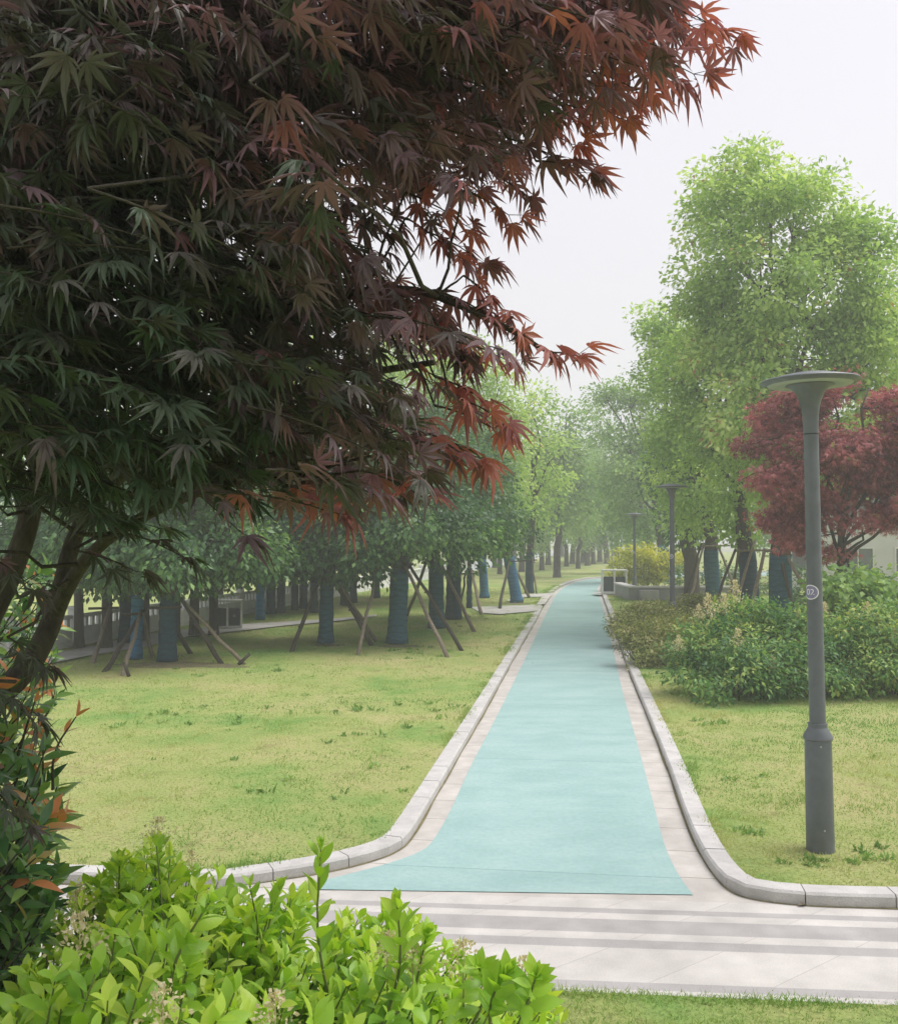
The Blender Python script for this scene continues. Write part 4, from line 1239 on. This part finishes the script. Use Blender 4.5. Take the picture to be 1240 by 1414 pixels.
supports_w(r3, [(972, 752, 957, 812, -0.6, 'pole_wood'), (990, 752, 1010, 800, -0.5, 'pole_wood'), (969, 750, 953, 805, 0.5, 'pole_dark')], 'pale poles propping the short teal wrapped trunk behind the olive hedge')
supports_w(r2, [(1016, 758, 991, 825, -0.7, 'pole_dark'), (1043, 745, 1021, 815, -0.6, 'pole_wood'), (1020, 758, 1012, 800, 0.4, 'pole_wood')], 'dark and pale poles crossing before the dark wrapped trunk at the right')
supports_w(R1, [(1056, 758, 1040, 828, -0.7, 'pole_wood'), (1078, 765, 1096, 848, -0.7, 'pole_dark'), (1084, 762, 1106, 802, -0.6, 'pole_wood')], 'thick pole and thin poles around the teal wrapped trunk behind the nearest lamp', r=0.05)


# ------------------------------------------------------------------ shrubs on the right
def shrub(name, base, blobs, leafmat, label, leaf, per, density, cr, tmpl=RHN, tone=(0.1, 0.8), flowers=(), stems=14, group=None, droop=0.3, flat=0.6, inner=0.4):
    t = thing(name, base, label, 'shrub' if 'hedge' not in name else 'hedge', group)
    cl = sample_clumps(blobs, density * 1.7, inner)
    per, leaf = per * 1.4, leaf * 1.15
    cl = cl[cl[:, 2] > 0.03]
    g = Geo(); leaf_cloud(g, cl, per, leaf, cr, tmpl, np.mean([b[0] for b in blobs], axis=0) - np.array([0, 0, 0.3]), tone, flat=flat, droop=droop)
    g.build('foliage', M[leafmat], t, tone=True)
    g = Geo()
    for c in cl[rng.choice(len(cl), min(stems, len(cl)), replace=False)]:
        f = np.array([c[0] * 0.5, c[1] * 0.5, -0.05])
        g.tube(bent(f, c, 5, 0.05), np.linspace(0.016, 0.005, 5), 5, cap=False)
    g.build('stem', M['bark'], t)
    for (p, s) in flowers:
        g = Geo(); k = 260
        h = rng.random(k)
        P = p + np.c_[rng.normal(size=(k, 2)) * (0.22 * (1 - h) + 0.04)[:, None] * s, (h - 0.3) * s]
        place(g, RHW, P, unit(P - p + rng.normal(size=(k, 3)) * 0.1 * s), unit(rng.normal(size=(k, 3))), s * rng.uniform(0.06, 0.12, k), rng.random(k))
        g.tube([p + [0, 0, -0.35 * s], p + [0, 0, 0.5 * s]], [0.008, 0.004], 5, tone=0.2)
        g.build('flower_cluster', M['flower'], t, tone=True)
    return t


NG = 'leafy nandina shrubs on the right lawn'


def nandina(cpx, Y, spec, flw, label, **kw):
    b = at(cpx, 743, Y); b[2] = LAWN - 0.02
    bl = px_blobs(b, Y, spec)
    fl = [(at(x, y, Y + dy) - b, s) for x, y, s, dy in flw]
    shrub('nandina_shrub', b, bl, 'leaf_nandina', label, kw.pop('leaf', 0.085), kw.pop('per', 26), kw.pop('density', 9), kw.pop('cr', 0.13), RHN, flowers=fl, group=NG, **kw)


nandina(1010, 15.2, [(1000, 890, 62, 42, 0.3), (960, 900, 38, 36, 0.0), (1015, 930, 60, 40, -0.6), (1045, 870, 50, 36, 0.6), (985, 945, 45, 30, -0.7), (1020, 850, 40, 26, 0.8), (1060, 925, 50, 46, -0.4), (950, 920, 26, 30, 0.2)], [(978, 842, 0.36, 0.2), (1000, 838, 0.30, 0.3), (1019, 885, 0.26, -0.75), (937, 892, 0.24, -0.3), (1015, 822, 0.36, 0.9), (965, 848, 0.22, 0.2)], 'leafy green nandina bush with cream flower plumes nearest the path', tone=(0.0, 0.85))
nandina(1110, 15.4, [(1110, 880, 60, 42, 0.2), (1085, 930, 55, 42, -0.5), (1130, 930, 52, 42, -0.5), (1070, 860, 40, 28, 0.5), (1150, 885, 42, 40, 0.2)], [(1068, 918, 0.2, -0.95), (1120, 850, 0.24, 0.3), (1138, 850, 0.3, 0.3), (1103, 855, 0.2, 0.2)], 'leafy green nandina bush directly behind the nearest lamp pole', tone=(0.0, 0.8))
nandina(1210, 15.4, [(1190, 890, 55, 45, 0.1), (1230, 900, 55, 50, 0.0), (1185, 935, 45, 34, -0.4), (1240, 940, 50, 34, -0.5), (1275, 900, 50, 50, 0.0), (1210, 860, 45, 30, 0.4)], [(1198, 850, 0.3, 0.1), (1235, 880, 0.18, -0.3)], 'leafy yellow green nandina bush at the right edge behind the lamp', tone=(0.2, 0.95))
b = at(1200, 743, 17.5); b[2] = LAWN - 0.02
shrub('broadleaf_shrub', b, px_blobs(b, 17.5, [(1190, 815, 48, 34), (1225, 795, 40, 32), (1165, 840, 36, 28), (1250, 820, 50, 44), (1205, 850, 50, 34), (1150, 815, 22, 18)]), 'leaf_mid', 'tall bright broad leaved shrub between the nandina and the red maple', 0.15, 18, 5.5, 0.2, RHW, tone=(0.25, 1.0), droop=0.45)
HG = 'low olive hedge beside the right kerb'
for (cx, Y, spec, lab) in [(905, 18.8, [(905, 895, 46, 34, 0.2), (880, 880, 28, 30, 0.5), (930, 910, 30, 24, -0.3), (925, 880, 36, 26, 0.6), (895, 915, 26, 20, -0.5)], 'low olive brown hedge clump nearest the viewer beside the right kerb'), (885, 22.5, [(880, 862, 36, 28), (905, 855, 40, 24), (862, 868, 20, 22), (930, 862, 34, 24)], 'low olive brown hedge clump around the second lamp base'), (950, 25.5, [(945, 842, 36, 18), (980, 838, 34, 18), (905, 845, 36, 16), (1010, 845, 30, 18)], 'low reddish olive hedge clump farthest back behind the second lamp')]:
    b = at(cx, 743, Y); b[2] = LAWN - 0.02
    shrub('olive_hedge', b, px_blobs(b, Y, spec), 'leaf_olive', lab, 0.07, 34, 14, 0.12, RHN, tone=(0.1, 0.95), group=HG)
b = at(898, 743, 46); b[2] = LAWN
shrub('golden_bush', b, px_blobs(b, 46, [(880, 772, 30, 16), (860, 780, 18, 16), (905, 768, 26, 14), (930, 775, 16, 18), (895, 790, 40, 14), (860, 795, 16, 12)], 1.2), 'leaf_yellow', 'bright golden yellow bush behind the right litter bin', 0.16, 22, 3.2, 0.22, RH, tone=(0.2, 1.0))
for (x, Y, rx, h, lab) in [(1000, 42, 60, 1.4, 'dark green bush under the trees behind the short teal trunk'), (1150, 30, 60, 1.7, 'dark green bush low behind the red maple stems')]:
    b = at(x, 743, Y); b[2] = LAWN - 0.02
    k = Y / F * rx
    shrub('dark_bush', b, [(np.array([dx * k, 0, h * 0.45]), np.array([k * 0.6, 0.9, h * 0.55])) for dx in (-0.7, 0, 0.7)], 'leaf_dark', lab, 0.13, 20, 3, 0.2, RH)

# ------------------------------------------------------------------ foreground: Japanese maple
MB = np.array([-1.75, 2.35, 0.9])
mp_ = thing('japanese_maple', MB, 'dark purple Japanese maple overhanging the whole upper left with bent stems', 'tree')
tg = Geo()


def stem(px_pts, r0, r1, start=None, sides=12):
    P = [at(x, y, Y) for x, y, Y in px_pts]
    if start is not None: P = [start] + P
    P = chaikin(P, 2)
    tg.tube(P - MB, np.linspace(r0, r1, len(P)), sides)
    return P


base_top = MB + [0.05, 0, 0.55]
tg.tube(np.array([MB + [0, 0, -0.2], MB + [0.02, 0, 0.25], base_top]) - MB, [0.085, 0.07, 0.055], 14)
A1 = stem([(-90, 985, 2.38), (-30, 880, 2.4), (12, 800, 2.42), (40, 725, 2.45), (50, 660, 2.5), (90, 560, 2.6), (180, 440, 2.7), (300, 330, 2.8), (430, 220, 2.8)], 0.040, 0.010, base_top)
A2 = stem([(-70, 1010, 2.2), (-10, 968, 2.2), (38, 925, 2.22), (68, 870, 2.25), (85, 815, 2.3), (98, 750, 2.35), (130, 690, 2.45), (220, 610, 2.5), (330, 560, 2.5), (470, 520, 2.4), (600, 500, 2.3)], 0.036, 0.007, base_top)
A3 = stem([(76, 850, 2.27), (98, 800, 2.2), (125, 765, 2.15), (160, 735, 2.1), (240, 690, 2.0), (340, 660, 1.95), (430, 655, 1.9)], 0.02, 0.006)
A4 = stem([(50, 660, 2.5), (60, 520, 2.4), (120, 350, 2.2), (260, 200, 2.0), (480, 110, 1.9), (700, 60, 1.9), (860, 20, 1.9)], 0.022, 0.006)
A5 = stem([(130, 500, 2.62), (260, 470, 2.3), (420, 420, 2.0), (560, 390, 1.9), (680, 440, 1.85), (755, 485, 1.85)], 0.018, 0.003)
A6 = stem([(180, 440, 2.7), (330, 330, 3.0), (520, 280, 3.2), (680, 230, 3.1)], 0.02, 0.004)
A7 = stem([(40, 725, 2.45), (0, 560, 2.9), (-20, 300, 3.2), (60, 100, 3.4), (200, -60, 3.4)], 0.024, 0.006)
A8 = stem([(300, 330, 2.8), (420, 180, 2.5), (600, 60, 2.3), (780, -20, 2.2)], 0.014, 0.004)
nodes = np.concatenate([A1[14:], A2[16:], A3[8:], A4[6:], A5[4:], A6[2:], A7[6:], A8[2:]])

SIL = np.array([(-150, -160), (930, -160), (905, 0), (860, 40), (825, 90), (775, 118), (740, 165), (700, 205), (655, 225), (615, 240), (575, 262), (540, 290), (520, 330), (550, 370), (590, 402), (635, 430), (655, 452), (620, 472), (560, 470), (530, 490), (550, 525), (600, 558), (630, 582), (600, 608), (555, 628), (515, 652), (460, 672), (400, 668), (330, 672), (270, 645), (235, 662), (210, 688), (150, 700), (95, 675), (40, 590), (-150, 640)], float)
LEAVES = [maple_leaf(d, s, 7, i) for i, (d, s) in enumerate([(0.2, 0.95), (0.35, 0.9), (0.55, 0.8), (0.4, 0.66)])] + [maple_leaf(0.5, 0.9, 5, 9), maple_leaf(0.3, 0.8, 7, 21), maple_leaf(0.75, 0.9, 7, 22), maple_leaf(0.15, 0.9, 5, 23)]
NL = [[] for _ in LEAVES]


def edge_dist(px):
    d = np.full(len(px), 1e9)
    for a, b in zip(SIL, np.roll(SIL, -1, axis=0)):
        ab = b - a
        t = np.clip(((px - a) @ ab) / (ab @ ab), 0, 1)
        d = np.minimum(d, np.linalg.norm(px - (a + t[:, None] * ab), axis=1))
    return d


def spray(S, d, L, nleaf, base_tone, lsize=0.053):
    """a twig from S along d carrying opposite pairs of drooping leaves"""
    d = d / np.linalg.norm(d)
    side = np.cross(d, [0, 0, 1]); side /= np.linalg.norm(side) + 1e-9
    n = max(3, nleaf // 2)
    ts = np.linspace(0.15, 1.0, n)
    pts = [S + d * L * t + np.array([0, 0, -0.22 * L * t * t]) for t in ts]
    tg.tube(np.array([S] + pts) - MB, np.linspace(0.0026, 0.001, n + 1), 4, cap=False)
    for i, p in enumerate(pts):
        for sgn in ((-1, 1) if i < n - 1 else (-1, 0, 1)):
            fo = rng.uniform(0.6, 1.0) if sgn else 1.0
            dd = d * fo + side * sgn * rng.uniform(0.4, 0.9) + rng.normal(size=3) * 0.22 + np.array([0, 0, -0.12 - 0.42 * rng.random()])
            dd /= np.linalg.norm(dd)
            pet = rng.uniform(0.012, 0.035)
            q = p + dd * pet + np.array([0, 0, 0.004])
            if rng.random() < 0.5:
                tg.tube(np.array([p, q]) - MB, [0.0009, 0.0007], 3, cap=False)
            N = np.array([0, 0, 1.0]) + 0.38 * rng.normal(size=3) + 0.25 * d
            k = rng.integers(len(LEAVES))
            NL[k].append((q - MB, dd, N, lsize * rng.uniform(0.72, 1.15), base_tone + rng.normal() * 0.13))


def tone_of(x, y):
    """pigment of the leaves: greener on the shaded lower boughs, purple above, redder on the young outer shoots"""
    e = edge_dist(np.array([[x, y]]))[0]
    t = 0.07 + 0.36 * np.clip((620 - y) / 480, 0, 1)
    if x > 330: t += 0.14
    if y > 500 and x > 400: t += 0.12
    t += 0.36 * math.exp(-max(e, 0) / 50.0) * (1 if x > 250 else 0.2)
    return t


cnt = 0
while cnt < 1420:
    x, y = rng.uniform(-140, 1000), rng.uniform(-150, 770)
    if not inside(SIL, (x, y)):
        continue
    Y = rng.uniform(1.55, 3.9) if rng.random() < 0.75 else rng.uniform(1.45, 2.2)
    L = rng.uniform(0.2, 0.42)
    a = rng.normal() * 0.6
    d = np.array([math.cos(a), math.sin(a) * 0.9, rng.uniform(-0.32, 0.18)])
    if x < 120 and rng.random() < 0.5: d[0] *= -0.6
    tip = at(x, y, Y)
    S = tip - d / np.linalg.norm(d) * L * 0.8
    e = to_px(np.array([tip + d * 0.05]))[0]
    if not inside(SIL, e):
        if rng.random() < 0.85:
            continue
    if rng.random() < 0.3:
        k = np.argmin(np.linalg.norm(nodes - S, axis=1))
        if np.linalg.norm(nodes[k] - S) < 1.2:
            tg.tube(bent(nodes[k], S, 4, 0.05) - MB, np.linspace(0.006, 0.003, 4), 4, cap=False)
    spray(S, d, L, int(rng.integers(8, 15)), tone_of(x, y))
    cnt += 1
# outer shoots that make the ragged right edge
for (x0, y0, x1, y1, Y, n, tn) in [(880, 20, 985, 30, 1.9, 8, 0.85), (800, 60, 925, 85, 1.8, 9, 0.7), (820, 110, 870, 130, 2.0, 6, 0.9), (700, 190, 800, 222, 1.9, 8, 0.6), (620, 210, 720, 250, 1.8, 8, 0.55), (560, 300, 620, 340, 1.9, 7, 0.85), (590, 320, 660, 350, 2.1, 5, 0.6), (600, 400, 700, 440, 1.85, 8, 0.65), (650, 430, 745, 466, 1.8, 6, 0.8), (755, 487, 800, 492, 1.85, 4, 0.95), (600, 560, 680, 585, 1.9, 8, 0.9), (560, 590, 650, 620, 1.9, 8, 0.85), (500, 650, 580, 680, 1.8, 7, 0.85), (400, 670, 440, 695, 1.7, 6, 0.95), (620, 470, 700, 490, 1.9, 5, 0.9), (740, 20, 860, 50, 1.7, 9, 0.8), (580, 440, 640, 470, 2.0, 6, 0.7), (560, 500, 620, 530, 2.0, 7, 0.85), (600, 520, 660, 545, 1.9, 6, 0.9), (900, 0, 1010, 30, 1.9, 7, 0.95), (850, 60, 960, 84, 1.75, 7, 0.9), (780, 120, 850, 150, 1.8, 8, 0.95), (720, 170, 790, 190, 1.9, 6, 0.95), (740, 222, 815, 226, 1.9, 4, 0.7), (560, 265, 640, 300, 1.85, 7, 0.9), (880, -10, 960, 12, 1.7, 7, 0.95), (800, 95, 880, 112, 1.75, 7, 0.9), (640, 262, 700, 290, 1.8, 5, 0.8), (700, 120, 790, 150, 1.85, 8, 0.85), (640, 380, 690, 420, 1.85, 6, 0.85), (620, 545, 690, 575, 1.8, 7, 0.95), (580, 610, 660, 630, 1.85, 7, 0.9)]:
    a, b_ = at(x0, y0, Y), at(x1, y1, Y)
    k = np.argmin(np.linalg.norm(nodes - a, axis=1) + 5 * np.clip(nodes[:, 0] - a[0] + 0.05, 0, 9))
    tg.tube(bent(nodes[k], a, 5, 0.02) - MB, np.linspace(0.0034, 0.002, 5), 4, cap=False)
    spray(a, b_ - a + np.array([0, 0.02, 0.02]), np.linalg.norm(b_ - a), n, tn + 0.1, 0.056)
# a few leaves hanging low over the laurel
for (x0, y0, x1, y1, Y) in [(-20, 940, 40, 975, 1.9), (-20, 1080, 30, 1120, 1.8), (10, 880, 60, 905, 2.0), (100, 760, 190, 770, 1.9), (150, 730, 250, 745, 1.9), (-30, 760, 40, 790, 2.0)]:
    a, b_ = at(x0, y0, Y), at(x1, y1, Y)
    k = np.argmin(np.linalg.norm(np.concatenate([A2[6:], A3]) - a, axis=1))
    tg.tube(bent(np.concatenate([A2[6:], A3])[k], a, 4, 0.04) - MB, np.linspace(0.005, 0.003, 4), 4, cap=False)
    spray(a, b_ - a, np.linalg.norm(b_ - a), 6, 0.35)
tg.build('trunk', M['maple_bark'], mp_)
mg = Geo()
for k, L in enumerate(NL):
    if L:
        P, D, N, S, T_ = (np.array(c) for c in zip(*L))
        place(mg, LEAVES[k], P, D, N, S, T_)
mg.build('crown', M['leaf_maple'], mp_, tone=True, smooth=False)


# ------------------------------------------------------------------ foreground shrubs on the mound
OV = [oval_leaf(0.225, 5, 0.07, c, 1.25) for c in (0.08, 0.22, 0.38)]
LV = [oval_leaf(0.16, 4, 0.05, c, 0.85) for c in (0.15, 0.4)]


def shoot(geo, sg, base, foot, tip, n, lsize, tone, tm, taper=0.55, spread=0.75, off=None, up=0.55):
    """a leafy shoot: a stem from the foot and opposite leaf pairs towards the tip"""
    mid = foot * 0.5 + tip * 0.5 + rng.normal(size=3) * 0.03
    mid[2] = max(mid[2], (foot[2] + tip[2]) / 2)
    P = chaikin([foot, mid, tip], 2)
    sg.tube(P - base, np.linspace(0.004, 0.0014, len(P)), 5, cap=False)
    s = np.linspace(0, 1, len(P))
    d0 = unit(tip - P[-3])
    sd = unit(np.cross(d0, rng.normal(size=3))); s2 = np.cross(d0, sd)
    Q, D, N, S, T_ = [], [], [], [], []
    for i in range(n):
        t = 1 - 0.62 * (1 - i / max(1, n - 1))
        p = np.array([np.interp(t, s, P[:, k]) for k in range(3)])
        ax = (sd if i % 2 else s2)
        for sg_ in (-1, 1):
            sp = spread * (1.15 - 0.75 * (i / max(1, n - 1)))
            Dv = d0 * up + ax * sg_ * sp + rng.normal(size=3) * 0.16
            Q.append(p); D.append(Dv); N.append(d0 + rng.normal(size=3) * 0.25 - 0.1 * ax * sg_)
            S.append(lsize * (1 - (1 - taper) * (i / max(1, n - 1)) ** 2) * rng.uniform(0.8, 1.2)); T_.append(tone + 0.22 * i / n + rng.normal() * 0.13)
    Q, D, N, S, T_ = map(np.array, (Q, D, N, S, T_))
    place(geo, tm[rng.integers(len(tm))], Q - base, D, N, S, T_)


def zmound(x, y):
    return zm(x, y)


def privet_top(x):
    X = [-60, 0, 40, 100, 150, 215, 270, 330, 400, 430, 480, 550, 600, 650, 700, 745, 775]
    Yv = [1330, 1300, 1265, 1225, 1205, 1160, 1195, 1235, 1228, 1255, 1270, 1255, 1300, 1330, 1352, 1360, 1400]
    return np.interp(x, X, Yv)


pbx = np.array([-0.75, 1.85, 0.95])
pr = thing('privet_bush', pbx, 'bright lime green privet bush with upright shoots filling the lower left foreground', 'shrub')
pg, sg = Geo(), Geo()
n = 0
while n < 470:
    x = rng.uniform(-70, 775)
    top = privet_top(x)
    y = top + abs(rng.normal()) * 95
    if y > 1500: continue
    depth = np.clip((y - top) / 190.0, 0, 1)
    Y = 2.5 - 0.95 * depth + rng.normal() * 0.12
    tip = at(x, y, max(Y, 1.35))
    foot = np.array([pbx[0] + (tip[0] - pbx[0]) * 0.62 + rng.normal() * 0.05, pbx[1] + (tip[1] - pbx[1]) * 0.6 + rng.normal() * 0.05, max(tip[2] - rng.uniform(0.4, 0.6), 1.0)])
    shoot(pg, sg, pbx, foot, tip, int(rng.integers(6, 10)), rng.uniform(0.064, 0.09), rng.uniform(0.32, 0.88), OV)
    n += 1
for (x, y, Y, x0, y0) in [(443, 1172, 1.9, 465, 1420), (345, 1225, 2.1, 300, 1400), (548, 1245, 1.75, 520, 1440), (590, 1290, 1.8, 570, 1430), (220, 1160, 2.3, 210, 1330), (385, 1225, 2.2, 380, 1380), (740, 1348, 1.7, 700, 1450), (290, 1245, 1.6, 240, 1410), (165, 1190, 2.2, 150, 1330), (660, 1335, 1.8, 640, 1440), (700, 1345, 1.75, 680, 1450)]:
    shoot(pg, sg, pbx, at(x0, y0, Y + 0.05), at(x, y, Y), 11, 0.062, 0.55, OV, taper=0.45, spread=0.6, up=0.8)
# inner fill down to the mound so that the bush stands on the ground
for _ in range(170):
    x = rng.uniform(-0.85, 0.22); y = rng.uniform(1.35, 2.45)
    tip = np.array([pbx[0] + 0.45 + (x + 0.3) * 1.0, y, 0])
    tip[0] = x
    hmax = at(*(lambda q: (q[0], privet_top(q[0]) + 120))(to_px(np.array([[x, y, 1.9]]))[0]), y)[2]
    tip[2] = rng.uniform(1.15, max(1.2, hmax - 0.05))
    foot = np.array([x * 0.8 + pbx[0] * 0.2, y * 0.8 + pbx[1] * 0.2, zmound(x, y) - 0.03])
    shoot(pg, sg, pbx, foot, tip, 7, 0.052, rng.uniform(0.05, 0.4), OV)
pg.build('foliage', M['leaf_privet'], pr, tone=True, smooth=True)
sg.build('stem', M['stem_green'], pr)
for (x, y, Y, s) in [(218, 1150, 2.28, 0.055), (265, 1190, 2.3, 0.04), (105, 1248, 2.1, 0.06), (110, 1300, 1.75, 0.075), (225, 1395, 1.5, 0.06), (380, 1405, 1.5, 0.06), (570, 1330, 1.8, 0.05), (640, 1325, 1.85, 0.06), (725, 1345, 1.8, 0.05), (535, 1310, 1.8, 0.05)]:
    c = at(x, y, Y) - pbx
    g = Geo(); k = 150
    h = rng.random(k)
    P = c + np.c_[rng.normal(size=(k, 2)) * (0.34 * (1 - h) + 0.10)[:, None] * s, (h - 0.4) * s]
    place(g, RHW, P, unit(P - c + rng.normal(size=(k, 3)) * 0.02), unit(rng.normal(size=(k, 3))), s * rng.uniform(0.10, 0.2, k), rng.random(k))
    g.tube([c - [0, 0, 1.6 * s], c + [0, 0, 0.7 * s]], [0.0018, 0.001], 4, tone=0.1)
    g.build('flower_cluster', M['flower'], pr, tone=True)


def laurel(base, top_fn, xr, yr, Yr, count, label, lsize, tone, young=()):
    t = thing('laurel_bush', base, label, 'shrub', 'dark glossy laurels at the left edge')
    pg, sg = Geo(), Geo()
    n = 0
    while n < count:
        x, y = rng.uniform(*xr), rng.uniform(*yr)
        if x > top_fn(y): continue
        Y = rng.uniform(*Yr)
        tip = at(x, y, Y)
        foot = np.array([tip[0] - rng.uniform(0.1, 0.3), tip[1] + rng.normal() * 0.08, max(tip[2] - rng.uniform(0.2, 0.4), 0.9)])
        shoot(pg, sg, base, foot, tip, int(rng.integers(4, 7)), lsize * rng.uniform(0.8, 1.15), rng.uniform(*tone), LV, taper=0.8, spread=0.95, up=0.6)
        n += 1
    for (x, y, Y) in young:
        tip = at(x, y, Y)
        shoot(pg, sg, base, tip - np.array([0.05, 0, 0.16]), tip, 3, lsize * 0.45, 1.2, LV, taper=0.9, spread=0.5, up=0.8)
    for k in range(16):
        f = base + np.array([rng.normal() * 0.08, rng.normal() * 0.08, -0.1])
        sg.tube(bent(f, base + np.array([rng.uniform(-0.3, 0.1), rng.normal() * 0.2, rng.uniform(0.4, 0.8)]), 5, 0.04) - base, np.linspace(0.012, 0.004, 5), 6)
    pg.build('foliage', M['leaf_laurel'], t, tone=True)
    sg.build('stem', M['maple_bark'], t)


lf = lambda y: np.interp(y, [940, 980, 1040, 1100, 1160, 1220, 1280, 1340, 1400], [40, 70, 92, 88, 85, 78, 62, 45, 20])
laurel(np.array([-1.25, 2.3, zm(-1.25, 2.3)]), lf, (-220, 100), (945, 1400), (1.95, 2.6), 270, 'dark glossy laurel bush with orange young tips at the left edge below the maple stems', 0.088, (0.1, 0.85), [(105, 990, 2.1), (55, 950, 2.2)])
lf2 = lambda y: np.interp(y, [760, 800, 850, 900, 960], [30, 90, 98, 92, 80])
laurel(np.array([-2.35, 4.0, 0.35]), lf2, (-150, 105), (765, 965), (3.6, 4.5), 110, 'lighter leaved laurel bush seen behind the bent maple stems', 0.085, (0.2, 0.85), [(70, 945, 3.6)])

# ------------------------------------------------------------------ haze
g = Geo(); g.box((0, 0, 28.15), (900, 900, 61.7))
hz = g.build('haze', [], None, smooth=False)
m, nt, out = new_mat('haze')
pv = nt.nodes.new('ShaderNodeVolumePrincipled')
pv.inputs['Color'].default_value = (0.93, 0.95, 0.95, 1); pv.inputs['Density'].default_value = 0.0040
pv.inputs['Anisotropy'].default_value = 0.2
nt.links.new(pv.outputs[0], out.inputs['Volume'])
hz.data.materials.clear(); hz.data.materials.append(m)
tag(hz, kind='stuff')
